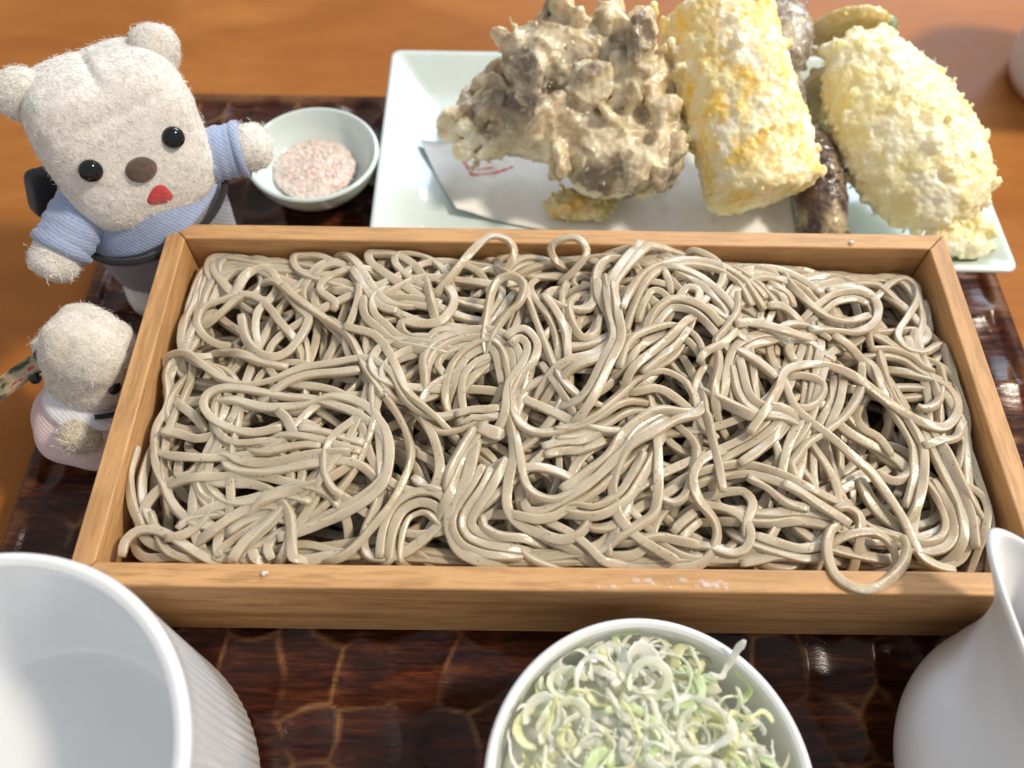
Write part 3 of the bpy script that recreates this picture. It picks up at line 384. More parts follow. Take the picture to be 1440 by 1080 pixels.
def cloth(name, col, col2, sc=1500):
    m = Mat(name, col, .8); w = m.node('ShaderNodeTexWave'); w.inputs['Scale'].default_value = sc*.22; w.inputs['Distortion'].default_value = 2.0
    w.bands_direction = 'DIAGONAL'
    m.ln(m.coord((1, 1, 1)), w.inputs['Vector']); n = m.noise(sc*.5, 3, .6); b = m.noise(70, 3)
    c = m.mix(m.fac(n, .3, .7), col2, col); c = m.mix(m.fac(w.outputs['Fac'], .5, 1, 0, .45), c, tuple(min(1, x*1.35) for x in col)); c = m.mix(m.fac(b, .4, .7, 0, .3), c, col2)
    m.color(c); m.set('Sheen Weight', .3); m.bump(w.outputs['Fac'], .25, .0004).bump(n, .3, .0005); return m.m
blue_cloth = cloth('pale_blue_jersey', (.34, .42, .62), (.26, .32, .48)); grey_cloth = cloth('grey_jersey', (.30, .30, .34), (.20, .20, .24))
pink_cloth = cloth('pale_pink_cotton', (.74, .58, .58), (.66, .49, .50)); white_cloth = cloth('white_cotton', (.78, .77, .80), (.68, .67, .71))
black_cloth = cloth('black_braid', (.012, .013, .018), (.006, .006, .009))

# ================================================================ table and tray
n = 24; xs = np.linspace(-75, 75, n); ys = np.linspace(-45, 80, n); V = np.array([(x, y, -1.3) for x in xs for y in ys])
F = [[i*n+j, (i+1)*n+j, (i+1)*n+j+1, i*n+j+1] for i in range(n-1) for j in range(n-1)]
tag(obj('table', V, F, mt, smooth=False), kind='structure')

TX0, TX1, TY0, TY1 = -17.55, 17.40, -15.5, 17.55
def build_tray():
    st = .085; xs = np.arange(TX0, TX1+st/2, st); ys = np.arange(TY0, TY1+st/2, st); nx, ny = len(xs), len(ys)
    X, Y = np.meshgrid(xs, ys, indexing='ij'); rng = np.random.default_rng(11)
    sx, sy = [], []; row = 0; y = TY0-1
    while y < TY1+2:
        x = TX0-2+(row % 2)*.9
        while x < TX1+2:
            sx.append(x+rng.normal()*.16); sy.append(y+rng.normal()*.48); x += rng.uniform(1.15, 2.2)
        y += 1.85; row += 1
    sx, sy = np.array(sx), np.array(sy); ka, kb = rng.uniform(.78, 1.3, (2, len(sx))); wob = (.16*perlin(np.c_[X.ravel()*.8, Y.ravel()*.8, np.zeros(X.size)])+.05*perlin(np.c_[X.ravel()*1.2, Y.ravel()*5, np.zeros(X.size)])).reshape(X.shape)
    f1 = np.full(X.shape, 99.); f2 = f1.copy(); idx = np.zeros(X.shape, int)
    for k in range(len(sx)):
        i0, i1 = np.searchsorted(xs, [sx[k]-2.6, sx[k]+2.6]); j0, j1 = np.searchsorted(ys, [sy[k]-3.2, sy[k]+3.2])
        if i1 <= i0 or j1 <= j0: continue
        sl = (slice(i0, i1), slice(j0, j1)); d = (((X[sl]+wob[sl]-sx[k])/(.95*ka[k]))**2+((Y[sl]+wob[sl]*1.5-sy[k])/(1.15*kb[k]))**2)
        a, b = f1[sl], f2[sl]; new = d < a
        f2[sl] = np.where(new, a, np.minimum(b, d)); idx[sl] = np.where(new, k, idx[sl]); f1[sl] = np.where(new, d, a)
    h = -.22*(1-np.clip(f1/1.15, 0, 1)); wear = np.clip(1-(f2-f1)/.36, 0, 1)**1.3
    tone = rng.random(len(sx))[idx]
    e = np.minimum(np.minimum(X-TX0, TX1-X), np.minimum(Y-TY0, TY1-Y)); bord = np.clip((e-.42-.12*wob)/.25, 0, 1)
    h = h*bord+.02*(1-bord)-.10*np.clip(1-e/.14, 0, 1)**2; wear = np.maximum(wear*bord, (1-bord)*.55); wear = np.where(e < .1, .1, wear)
    V = np.c_[X.ravel(), Y.ravel(), h.ravel()]; I = np.arange(nx*ny).reshape(nx, ny)
    F = np.stack([I[:-1, :-1], I[1:, :-1], I[1:, 1:], I[:-1, 1:]], -1).reshape(-1, 4).tolist()
    loop = np.r_[I[:, 0], I[-1, 1:], I[-2::-1, -1], I[0, -2:0:-1]]; m = len(loop); base = len(V)
    cx, cy = (TX0+TX1)/2, (TY0+TY1)/2; low = V[loop].copy(); low[:, 2] = -1.28; low[:, 0] = cx+(low[:, 0]-cx)*.985; low[:, 1] = cy+(low[:, 1]-cy)*.985
    V = np.vstack([V, low]); F += [[int(loop[i]), base+i, base+(i+1) % m, int(loop[(i+1) % m])] for i in range(m)]
    F.append([base+i for i in range(m)][::-1])
    o = obj('serving_tray', V, F, ml)
    for nm, val in (('wear', wear), ('cell', tone)):
        at = o.data.attributes.new(nm, 'FLOAT', 'POINT'); at.data.foreach_set('value', np.r_[val.ravel(), np.zeros(m)].astype(np.float32))
    tag(o, 'dark brown lacquered wooden tray with hand-carved gouges under all the dishes', 'tray')
build_tray()

# ================================================================ wooden noodle box
BW, BD, BT, BH = 13.0, 6.17, .64, 4.06
box = thing('noodle_box', (0, 0, 0), 'rectangular pale wooden box holding the soba noodles in the centre of the tray', 'box')
def board(name, outer, inner, m):
    bm = bmesh.new(); g = .006
    (ax, ay), (bx, by) = outer; (cx, cy), (dx, dy) = inner
    vs = [bm.verts.new((x*S, y*S, z*S)) for z in (.03, BH) for x, y in ((ax, ay), (bx, by), (dx, dy), (cx, cy))]
    for f in ((3, 2, 1, 0), (4, 5, 6, 7), (0, 1, 5, 4), (1, 2, 6, 5), (2, 3, 7, 6), (3, 0, 4, 7)): bm.faces.new([vs[i] for i in f])
    bmesh.ops.recalc_face_normals(bm, faces=bm.faces)
    bmesh.ops.bevel(bm, geom=list(bm.edges), offset=.055*S, segments=3, profile=.5, affect='EDGES')
    me = bpy.data.meshes.new(name); bm.to_mesh(me); bm.free(); o = bpy.data.objects.new(name, me); me.materials.append(m); link(o, box)
    return o
w, d, t, g = BW, BD, BT, .012
board('wall_board', ((-w+g, -d), (w-g, -d)), ((-w+t+g, -d+t), (w-t-g, -d+t)), box_x)
board('wall_board', ((w-g, d), (-w+g, d)), ((w-t-g, d-t), (-w+t+g, d-t)), box_x)
board('wall_board', ((-w, d-g), (-w, -d+g)), ((-w+t, d-t-g), (-w+t, -d+t+g)), box_y)
board('wall_board', ((w, -d+g), (w, d-g)), ((w-t, -d+t+g), (w-t, d-t-g)), box_y)
def cuboid(x0, x1, y0, y1, z0, z1):
    V = [(x, y, z) for z in (z0, z1) for x, y in ((x0, y0), (x1, y0), (x1, y1), (x0, y1))]
    return np.array(V, float), [[3, 2, 1, 0], [4, 5, 6, 7], [0, 1, 5, 4], [1, 2, 6, 5], [2, 3, 7, 6], [3, 0, 4, 7]]
for k in range(4):
    y0 = -d+t+.01+k*(2*(d-t)-.02)/4; y1 = y0+(2*(d-t)-.02)/4-.03
    obj('floor_board', *cuboid(-w+t+.01, w-t-.01, y0, y1, .25, .60), box_x, box, smooth=False)

# ================================================================ noodles
def noodle_mesh(P, w, th, rng):
    """soft square-cut strand along P"""
    m = len(P); T = np.gradient(P, axis=0); T /= np.linalg.norm(T, axis=1)[:, None]+1e-9
    up = np.array([0, 0, 1.]); Sd = np.cross(T, up); Sd /= np.linalg.norm(Sd, axis=1)[:, None]+1e-9; U = np.cross(Sd, T)
    roll = .5*smooth_noise(rng, m, 13)+rng.normal()*.3; c, s_ = np.cos(roll)[:, None], np.sin(roll)[:, None]
    A, B = Sd*c+U*s_, -Sd*s_+U*c
    n = 12; q = .28; o_ = [(1, 1-q), (1-q*.3, 1-q*.3), (1-q, 1)]; cs = o_+[(-x, y) for x, y in o_[::-1]]+[(-x, -y) for x, y in o_]+[(x, -y) for x, y in o_[::-1]]
    cx, cy = np.array(cs).T
    ww = w*(1+.06*smooth_noise(rng, m, 5)); tt = th*(1+.06*smooth_noise(rng, m, 5))
    taper = np.ones(m); taper[0] = taper[-1] = .80; taper[1] = taper[-2] = .97
    V = P[:, None]+(ww*taper)[:, None, None]/2*A[:, None]*cx[None, :, None]+(tt*taper)[:, None, None]/2*B[:, None]*cy[None, :, None]
    V = V.reshape(-1, 3); V[:, 2] = np.maximum(V[:, 2], .61)
    F = [[i*n+j, i*n+(j+1) % n, (i+1)*n+(j+1) % n, (i+1)*n+j] for i in range(m-1) for j in range(n)]
    F += [list(range(n))[::-1], [(m-1)*n+j for j in range(n)]]
    return V, F
def build_noodles():
    rng = np.random.default_rng(7); bed = Bed()
    strands = random_noodles(bed, rng, 0.20, 460); r3 = np.random.default_rng(9)
    strands = [(dive(P, r3, .85), w, th) for P, w, th in strands]
    for n, sp, arch, w, flat in TRACED:
        P = resample(np.array(flat).reshape(-1, 2))
        T = np.gradient(P, axis=0); T /= np.linalg.norm(T, axis=1)[:, None]+1e-9
        for b in range(n):
            Q = P+np.c_[-T[:, 1], T[:, 0]]*(b-(n-1)/2)*sp
            ar = arch*np.sin(np.linspace(0, np.pi, len(Q))) if arch else None
            z = bed.lay(Q, w, .18, ar)
            lo, hi = (rng.integers(0, 5), len(Q)-rng.integers(0, 5)) if n > 1 and len(Q) > 24 else (0, len(Q))
            strands.append((dive(np.c_[Q, z][lo:hi], r3, 0 if Q[:, 1].min() < -GY else .6), w*r3.uniform(.88, 1.15), .18*r3.uniform(.9, 1.1)))
    heap = thing('soba_noodle_heap', (0, 0, .6), 'tangled heap of greyish beige soba noodles filling the wooden box', 'noodles')
    rng = np.random.default_rng(5); low = max(0, len(strands)-298)
    under = [noodle_mesh(P, w, th, rng) for P, w, th in strands[:low]]
    if under: tag(obj('noodle_underlayer', *join(under), soba_m, heap), kind='stuff')
    for P, w, th in strands[low:]: obj('noodle', *noodle_mesh(P, w, th, rng), soba_m, heap)
build_noodles()

# ================================================================ white cup, lower left
CX, CY = -12.7, -11.12
cup = thing('ribbed_cup', (CX, CY, 0), 'large empty white porcelain cup with fine ribs outside, at the lower left', 'cup')
prof = smooth_prof([(4.2, .03), (4.5, .10), (4.62, .5), (4.66, 2), (4.70, 4), (4.76, 6), (4.80, 6.7), (4.80, 6.92), (4.70, 7.02), (4.56, 7.0), (4.46, 6.85), (4.40, 6), (4.28, 4.6), (4.08, 3.3), (3.85, 2.6), (3.5, 2.28), (2.5, 2.2), (.02, 2.18)], 8)
V, F = lathe(prof, (CX, CY, 0), 600); r = np.hypot(V[:, 0]-CX, V[:, 1]-CY); an = np.arctan2(V[:, 1]-CY, V[:, 0]-CX)
out = (np.arange(len(V))//600 < 46) & (V[:, 2] < 6.75) & (V[:, 2] > .3) & (r > 4.5)
k = 1+np.where(out, .0045*np.sin(an*110)*np.clip((6.6-V[:, 2])/.5, 0, 1), 0); V[:, 0] = CX+(V[:, 0]-CX)*k; V[:, 1] = CY+(V[:, 1]-CY)*k
obj('cup_body', V, F, cup_m, cup); obj('foot_ring', *lathe([(4.2, .03), (4.2, 0), (3.9, 0), (3.9, .3)], (CX, CY, 0), 96), white_china, cup)

# ================================================================ pitcher, lower right
PX, PY = 12.65, -10.3
def build_pitcher():
    th = thing('sauce_pitcher', (PX, PY, 0), 'white satin porcelain pitcher with a drawn-out spout, at the lower right', 'pitcher')
    prof = smooth_prof([(2.7, .0), (3.15, .2), (3.72, .8), (4.06, 1.7), (4.0, 2.5), (3.62, 3.2), (3.05, 3.9), (2.45, 4.6), (2.2, 5.2), (2.15, 5.75)], 7)
    sd = math.atan2(5.35, -2.35); n = 360; a = np.linspace(0, 2*np.pi, n, endpoint=False); top = 5.75
    def ring(r, z, inset=0.0):
        d = np.abs((a-sd+np.pi) % (2*np.pi)-np.pi); t = np.clip((z-1.6)/(top-1.6), 0, 1); D = r+5.7*t**2.1
        de = np.sqrt(d*d+.011); dt = math.acos(min(1, r/D)); rho = np.where(de < dt, r/np.cos(np.clip(dt-de, 0, 1.5)), r)
        for _ in range(3): rho = .5*rho+.25*(np.roll(rho, 1)+np.roll(rho, -1))
        rr = rho-inset-inset*.4*np.exp(-(d/.3)**2); g = np.exp(-(d/.5)**2)
        return np.c_[PX+rr*np.cos(a), PY+rr*np.sin(a), np.full(n, z)+.16*g*t**4]
    rings = [ring(r, z) for r, z in prof]; zt = prof[-1][1]; r0 = prof[-1][0]
    rings += [ring(r0, zt+.08, .05), ring(r0, zt+.11, .13), ring(r0, zt+.07, .22), ring(r0, zt-.05, .27)]
    rings += [ring(r, z, .30) for r, z in prof[::-1][4:-8]]
    V = np.vstack(rings); F = [[i*n+j, i*n+(j+1) % n, (i+1)*n+(j+1) % n, (i+1)*n+j] for i in range(len(rings)-1) for j in range(n)]
    F += [list(range(n))[::-1], [(len(rings)-1)*n+j for j in range(n)]]
    obj('pitcher_body', V, F, pitch_m, th)
    h = smooth_prof([(2.1, 5.2), (3.7, 5.2), (5.0, 4.2), (5.0, 2.9), (3.9, 1.9)], 8); hd = sd+np.pi
    obj('handle', *tube(np.c_[PX+h[:, 0]*math.cos(hd), PY+h[:, 0]*math.sin(hd), h[:, 1]], .38, 12), pitch_m, th)
build_pitcher()

# ================================================================ scallion bowl
SX, SY = 1.77, -10.68
bowl = thing('condiment_bowl', (SX, SY, 0), 'small white porcelain bowl with chopped scallion at the bottom centre', 'bowl')
prof = smooth_prof([(1.7, .0), (1.9, .02), (1.95, .3), (2.6, .7), (3.3, 1.6), (3.68, 2.8), (3.84, 3.8), (3.85, 3.96), (3.78, 4.05), (3.66, 4.02), (3.58, 3.85), (3.42, 2.8), (3.0, 1.7), (2.2, .95), (.02, .7)], 7)
obj('bowl_body', *lathe(prof, (SX, SY, 0), 144), white_china, bowl)
def scallion_mat(name, c1, c2, al):
    m = Mat(name, c1, .28); v = m.noise(90, 3, .5); m.color(m.mix(m.fac(v, .3, .7), c1, c2)); m.sss(.2, (.006, .007, .004), .8)
    m.bump(m.noise(500, 2), .2, .0004); m.set('Coat Weight', .3); m.set('Coat Roughness', .15)
    tr = m.node('ShaderNodeBsdfTranslucent'); tr.inputs[0].default_value = (*[min(.98, x*1.06) for x in c1], 1); mx = m.node('ShaderNodeMixShader'); mx.inputs[0].default_value = .5; out = m.t.nodes['Material Output']
    m.ln(m.b.outputs[0], mx.inputs[1]); m.ln(tr.outputs[0], mx.inputs[2]); m.ln(mx.outputs[0], out.inputs['Surface']); return m.m
sc_m = [scallion_mat('scallion_white', (.97, .97, .89), (.95, .96, .82), 0), scallion_mat('scallion_pale_green', (.95, .965, .83), (.92, .945, .74), 0),
        scallion_mat('scallion_green', (.78, .89, .54), (.85, .92, .66), 0), scallion_mat('scallion_yellow', (.94, .93, .66), (.90, .89, .56), 0)]
def arc_strip(rng, R, sweep, wid, thk, squash, wob):
    m = max(8, int(sweep*R/.07)); a = np.linspace(-sweep/2, sweep/2, m); rr = R*(1+wob*smooth_noise(rng, m, 6))
    C = np.c_[rr*np.cos(a), rr*np.sin(a)*squash, .10*R*smooth_noise(rng, m, 7)]
    N = np.c_[np.cos(a), np.sin(a)*squash, np.zeros(m)]; N /= np.linalg.norm(N, axis=1)[:, None]; Z = np.array([0, 0, 1.])
    tw = .3*smooth_noise(rng, m, 9)+rng.normal()*.35; c, s_ = np.cos(tw)[:, None], np.sin(tw)[:, None]
    A, B = N*c+Z*s_, -N*s_+Z*c; tp = np.ones(m); tp[0] = tp[-1] = .6; W = wid*tp*(1+.15*smooth_noise(rng, m, 5)+.10*rng.normal(size=m))
    V = np.stack([C+A*(W/2)[:, None]*x+B*thk/2*y for x, y in ((-1, -.7), (-.5, -1), (.5, -1), (1, -.7), (1, .7), (.5, 1), (-.5, 1), (-1, .7))], 1).reshape(-1, 3); n = 8
    F = [[i*n+j, i*n+(j+1) % n, (i+1)*n+(j+1) % n, (i+1)*n+j] for i in range(m-1) for j in range(n)]
    F += [list(range(n))[::-1], [(m-1)*n+j for j in range(n)]]
    return V, F
def build_scallion():
    th = thing('chopped_scallion', (SX, SY, 1.0), 'heap of thinly shredded pale green and white scallion in the small bowl', 'scallion')
    rng = np.random.default_rng(21)
    mound = smooth_prof([(.02, 3.95), (1.0, 3.9), (2.0, 3.7), (2.8, 3.3), (3.35, 3.1), (3.3, 2.6)], 5)
    V, F = lathe(mound, (SX-.25, SY-.05, 0), 60); V[:, 2] += .30*fbm(V*2.2, 4); V[:, :2] = np.array([SX, SY])+(V[:, :2]-np.array([SX, SY]))*.95
    tag(obj('scallion_underlayer', V, F, sc_m[1], th), kind='stuff')
    for k in range(285):
        r = 3.36*math.sqrt(rng.random()); p = rng.uniform(0, 2*np.pi); x, y = r*math.cos(p)-.22, r*math.sin(p)
        if math.hypot(x, y) > 3.3: continue
        big = rng.random(); R = rng.uniform(.32, .85) if big < .75 else rng.uniform(.8, 1.4)
        ty = rng.random()
        if ty < .22:                                         # flat slices
            V, F = arc_strip(rng, rng.uniform(.3, .55), rng.uniform(3.5, 5.8), rng.uniform(.18, .36), .035, rng.uniform(.7, 1), .05)
        elif ty < .70: V, F = arc_strip(rng, rng.uniform(.35, 1.1), rng.uniform(1.2, 4.6), rng.uniform(.06, .13), rng.uniform(.025, .045), rng.uniform(.35, 1), .09)
        else: V, F = arc_strip(rng, R, rng.uniform(1.2, 5.6) if R < .8 else rng.uniform(.9, 2.4), rng.uniform(.12, .24), rng.uniform(.025, .045), rng.uniform(.45, 1), .07)
        lay = k/285; z = 4.12-.04*r*r+.1*fbm(np.array([[x*1.6, y*1.6, 0]]), 2)[0]+rng.uniform(-.22, .12)+.30*lay-.1
        tilt = .10+.12*lay; V = V @ rot(rng.normal()*tilt, rng.normal()*tilt, rng.uniform(0, 6.3)).T+np.array([SX+x, SY+y, z])
        q = V[:, :2]-np.array([SX, SY]); rad = np.hypot(q[:, 0], q[:, 1]); lim = 3.47; f = np.where(rad > lim, lim/np.maximum(rad, 1e-6), 1); V[:, :2] = np.array([SX, SY])+q*f[:, None]
        g = rng.random()+(.18 if x > 1.0 else 0)-.1*lay; mi = 0 if g < .56 else 1 if g < .88 else 2 if g < .97 else 3
        if x < -.8 and y > -.5 and rng.random() < .3: mi = 3
        obj('scallion_slice', V, F, sc_m[mi], th)
    V, F = arc_strip(rng, 1.6, .8, .16, .06, .9, .03); c = V.mean(0)          # the shred that lies over the rim
    V = (V-c) @ rot(.1, -.15, -.85).T+np.array([SX+2.15, SY+2.75, 4.10]); obj('scallion_slice', V, F, sc_m[0], th)
build_scallion()

# ================================================================ salt dish and salt
DX, DY = -9.42, 11.9
dish = thing('salt_dish', (DX, DY, 0), 'tiny round celadon dish of pink salt beside the bear doll', 'dish')
prof = smooth_prof([(1.15, .0), (1.25, .02), (1.3, .25), (1.9, .6), (2.35, 1.15), (2.58, 1.75), (2.60, 1.86), (2.52, 1.92), (2.42, 1.86), (2.2, 1.3), (1.75, .8), (1.1, .52), (.02, .45)], 7)
obj('dish_body', *lathe(prof, (DX, DY, 0), 120), celadon, dish)
ms = Mat('pink_salt', (.80, .55, .45), .5); v = ms.noise(330, 4, .7); c = ms.ramp(v, [(.35, (.86, .60, .50)), (.5, (.89, .70, .62)), (.65, (.91, .79, .73))])
ms.color(c); ms.sss(.5, (.004, .002, .002), .5); ms.bump(ms.voronoi(900), .6, .001); ms = ms.m
def build_salt():
    sx, sy = DX-.10, DY+.12
    th = thing('pink_salt', (sx, sy, .5), 'small mound of coarse pink salt in the celadon dish', 'salt')
    V, F = lathe(smooth_prof([(.02, 1.22), (.5, 1.21), (1.0, 1.15), (1.4, 1.05), (1.62, .92), (1.6, .75)], 8), (sx, sy, 0), 90)
    V[:, 2] += .07*fbm(V*4, 3); V[:, :2] += .12*np.c_[perlin(V*2), perlin(V*2+9)]; obj('salt_mound', V, F, ms, th)
    rng = np.random.default_rng(4); parts = []
    D, Fi = ico(1)
    for k in range(1500):
        r = 1.66*math.sqrt(rng.random()); p = rng.uniform(0, 6.3); z = 1.19-.12*(r/1.2)**3+.05*rng.random()
        parts.append((D*rng.uniform(.02, .055)*rng.uniform(.6, 1.3, 3) @ rot(*rng.uniform(0, 6, 3)).T+np.array([sx+r*math.cos(p), sy+r*math.sin(p), z]), Fi.tolist()))
    tag(obj('salt_grains', *join(parts), ms, th, smooth=False), kind='stuff')
build_salt()

# ================================================================ plate
LX0, LX1, LY0, LY1, LZ = -6.85, 16.95, 6.55, 18.45, 1.62
def build_plate():
    def loopring(ins, z, rad, n=14):
        x0, x1, y0, y1 = LX0+ins, LX1-ins, LY0+ins, LY1-ins; P = []
        for cx, cy, a0 in ((x1-rad, y1-rad, 0), (x0+rad, y1-rad, 1), (x0+rad, y0+rad, 2), (x1-rad, y0+rad, 3)):
            for k in range(n): a = (a0+k/(n-1))*np.pi/2; P.append((cx+rad*math.cos(a), cy+rad*math.sin(a), z))
        return np.array(P)
    spec = [(2.6, .42, .5), (2.5, .0, .5), (2.3, .0, .5), (2.25, .35, .5), (1.6, .75, .5), (.4, 1.40, .45), (.04, 1.58, .42), (.0, 1.66, .42), (.05, 1.73, .40), (.16, 1.75, .38), (.27, 1.70, .36), (.42, 1.60, .33), (1.0, 1.12, .30), (1.55, .80, .30), (1.9, .68, .35), (2.3, .63, .4), (3.5, .62, .4), (5.5, .61, .2)]
    R = [loopring(*s) for s in spec]; n = len(R[0]); V = np.vstack(R)
    F = [[i*n+j, i*n+(j+1) % n, (i+1)*n+(j+1) % n, (i+1)*n+j] for i in range(len(R)-1) for j in range(n)]
    F += [[(len(R)-1)*n+j for j in range(n)], list(range(n))[::-1]]
    o = obj('tempura_plate', V, F, celadon, origin=(5, 12.5, 0)); tag(o, 'rectangular pale celadon plate with sloping rim behind the box, carrying tempura', 'plate')
build_plate()
mp = Mat('tempura_paper', (.80, .78, .74), .85); v = mp.noise(220, 4, .6); oil = mp.noise(55, 3, .5)
mp.color(mp.mix(mp.fac(oil, .58, .68, 0, .55), mp.mix(mp.fac(v, .3, .7), (.88, .87, .85), (.83, .82, .79)), (.66, .56, .38))); mp.bump(v, .2, .0005); mp = mp.m
mr = Mat('red_ink', (.60, .12, .13), .8); mr.color(mr.mix(mr.fac(mr.noise(300, 3), .4, .6), (.66, .16, .17), (.72, .42, .40))); mr = mr.m
def build_paper():
    # outline of the sheet on the plate floor, its left corner turned up on the sloping rim
    out = np.array([(-5.35, 13.6), (-3.7, 9.9), (1.2, 8.75), (9.5, 8.9), (9.8, 15.6), (1.0, 15.8)])
    c = np.array([2.0, 12.0]); th = .02; rings = []; k = 12
    edge = []
    for i in range(len(out)):
        a, b = out[i], out[(i+1) % len(out)]
        for t in np.linspace(0, 1, 16, endpoint=False): edge.append(a+(b-a)*t)
    edge = np.array(edge); m = len(edge)
    def zf(P):
        z = .70+.05*perlin(np.c_[P*.5, np.zeros(len(P))]); ex = (LX0+2.2)-P[:, 0]; z += np.clip(ex, 0, 3)*.50
        z += .28*np.exp(-((P-np.array([-3.7, 9.9]))**2).sum(1)/1.2); return z
    for r in np.linspace(0.02, 1, k):
        P = c+(edge-c)*r; rings.append(np.c_[P, zf(P)])
    V = np.vstack(rings); F = [[i*m+j, i*m+(j+1) % m, (i+1)*m+(j+1) % m, (i+1)*m+j] for i in range(k-1) for j in range(m)]; F.append(list(range(m)))
    nv = len(V); V2 = V.copy(); V2[:, 2] += th; F2 = [[i+nv for i in f] for f in F]; F = [f[::-1] for f in F]
    F3 = [[(k-1)*m+j, (k-1)*m+(j+1) % m, nv+(k-1)*m+(j+1) % m, nv+(k-1)*m+j] for j in range(m)]
    o = obj('tempura_paper', np.vstack([V, V2]), F+F2+F3, mp, origin=(2, 12, .7)); tag(o, 'white absorbent paper with a red printed mark lying on the celadon plate', 'paper')
    def stroke(pts, w):
        P = smooth_prof(np.array(pts), 8) if len(pts) > 2 else np.linspace(pts[0], pts[1], 12); T = np.gradient(P, axis=0); T /= np.linalg.norm(T, axis=1)[:, None]; N = np.c_[-T[:, 1], T[:, 0]]
        W = w*(1+.3*np.sin(np.arange(len(P))*1.7))[:, None]; Q = np.vstack([P-N*W/2, P+N*W/2]); z = zf(Q)+th+.008; q = len(P)
        return np.c_[Q, z], [[i, i+1, q+i+1, q+i] for i in range(q-1)]
    parts = [stroke([(-3.75, 13.35), (-3.5, 12.7), (-3.15, 11.95)], .16), stroke([(-3.15, 11.95), (-2.2, 12.15), (-1.5, 12.5)], .14), stroke([(-3.0, 12.25), (-2.3, 12.42)], .10)]
    obj('printed_mark', *join(parts), mr, o)
build_paper()

# ================================================================ far cup, upper right
FX, FY = 25.6, 20.6
far = thing('far_cup', (FX, FY, -1.3), 'white cup standing on the bare table at the top right edge', 'cup')
prof = smooth_prof([(2.2, .0), (2.9, .06), (3.35, .7), (3.55, 2.2), (3.7, 4.5), (3.78, 6.2), (3.72, 6.32), (3.6, 6.25), (3.45, 4.5), (3.2, 1.5), (2.4, .6), (.02, .5)], 7)
obj('cup_body', *lathe(prof, (FX, FY, -1.3), 96), white_china, far)
mc = Mat('orange_brown_foot', (.50, .24, .13), .7); mc.color(mc.mix(mc.fac(mc.noise(200, 3), .3, .7), (.55, .27, .15), (.42, .19, .10)))  # orange-brown ring round the base of the cup
obj('foot_ring', *lathe([(3.0, .01), (3.08, .04), (3.16, .22), (3.05, .28)], (FX, FY, -1.3), 96), mc.m, far)

# ================================================================ tempura
def batter(name, thin, thick, deep=None, dsc=70, hi=.55, sub=.4):
    """fried batter: thick pale crust over what shows through thin spots"""
    m = Mat(name, thick, .42); a = m.noise(115, 3, .5, None, .4); b = m.noise(dsc, 4, .6, None, .6); cr = m.noise(300, 4, .6)
    c = m.mix(m.fac(a, .30, hi+.06), thin, thick)
    if deep: c = m.mix(m.fac(b, .49, .62, 0, .88), c, deep)
    c = m.mix(m.fac(cr, .55, .75, 0, .55), c, tuple(min(.9, x*1.25+.04) for x in thick))
    m.color(c); m.sss(sub, (.006, .0045, .0024), 1.0); m.rough(m.fac(cr, .3, .7, .25, .5))
    m.bump(cr, .35, .0012); m.set('Coat Weight', .35); m.set('Coat Roughness', .16); return m.m
def fried(name, blobs, m, parent=None, ridged=False, voxel=.055, d1=.10, d2=.05, s1=.35, s2=.12, origin=None, smooth=2):
    """blobs (V,F lists) fused into one crust"""
    o = obj(name, *join(blobs), m, parent, origin=origin)
    r = o.modifiers.new('fuse', 'REMESH'); r.mode = 'VOXEL'; r.voxel_size = voxel*S; r.use_smooth_shade = True
    if smooth:
        s = o.modifiers.new('soften', 'SMOOTH'); s.iterations = smooth; s.factor = .5
    for nm, st, sc in (('lumps', d1, s1), ('crumbs', d2, s2)):
        t = bpy.data.textures.new(name+'_'+nm, 'MUSGRAVE' if ridged and nm == 'lumps' else 'CLOUDS'); t.noise_scale = sc*S
        if t.type == 'MUSGRAVE': t.musgrave_type = 'RIDGED_MULTIFRACTAL'; t.octaves = 3; t.noise_intensity = .6
        else: t.noise_depth = 2
        d = o.modifiers.new(nm, 'DISPLACE'); d.texture = t; d.strength = st*S; d.mid_level = .5; d.texture_coords = 'LOCAL'
    return o
def ball(c, r, R=None, sub=2):
    D, F = ico(sub); r = np.broadcast_to(np.array(r, float), (3,)); V = D*r
    if R is not None: V = V @ R.T
    return V+np.array(c, float), F.tolist()
def crumbs(rng, V, F, n, r0, r1, out=.0, keep=None):
    """crispy drops of batter scattered over the surface of a shape"""
    F = np.asarray(F); N = vnormals(V, F); i = rng.integers(0, len(V), n); res = []
    for k in i:
        if keep is not None and not keep(V[k], N[k]): continue
        r = r0+(r1-r0)*rng.random()**2.2; res.append(ball(V[k]+N[k]*(out+r*rng.uniform(-.3, .35)), r*rng.uniform(.6, 1.3, 3), rot(*rng.uniform(0, 6, 3)), 1))
    return res
def flakes(rng, V, F, n, size, keep=None):
    """thin ragged frills of batter standing off the edge"""
    F = np.asarray(F); N = vnormals(V, F); res = []
    for k in rng.integers(0, len(V), n):
        if keep is not None and not keep(V[k], N[k]): continue
        p = V[k].copy(); d = N[k]+.5*rng.normal(size=3)
        for s in range(rng.integers(2, 5)):
            res.append(ball(p, size*rng.uniform(.45, 1)*np.array([1, .8, .5]), rot(*rng.uniform(0, 6, 3)), 1)); p = p+d*size*.75; d = d+.5*rng.normal(size=3); d /= np.linalg.norm(d)
    return res
G_T = 'pieces of tempura on the celadon plate'
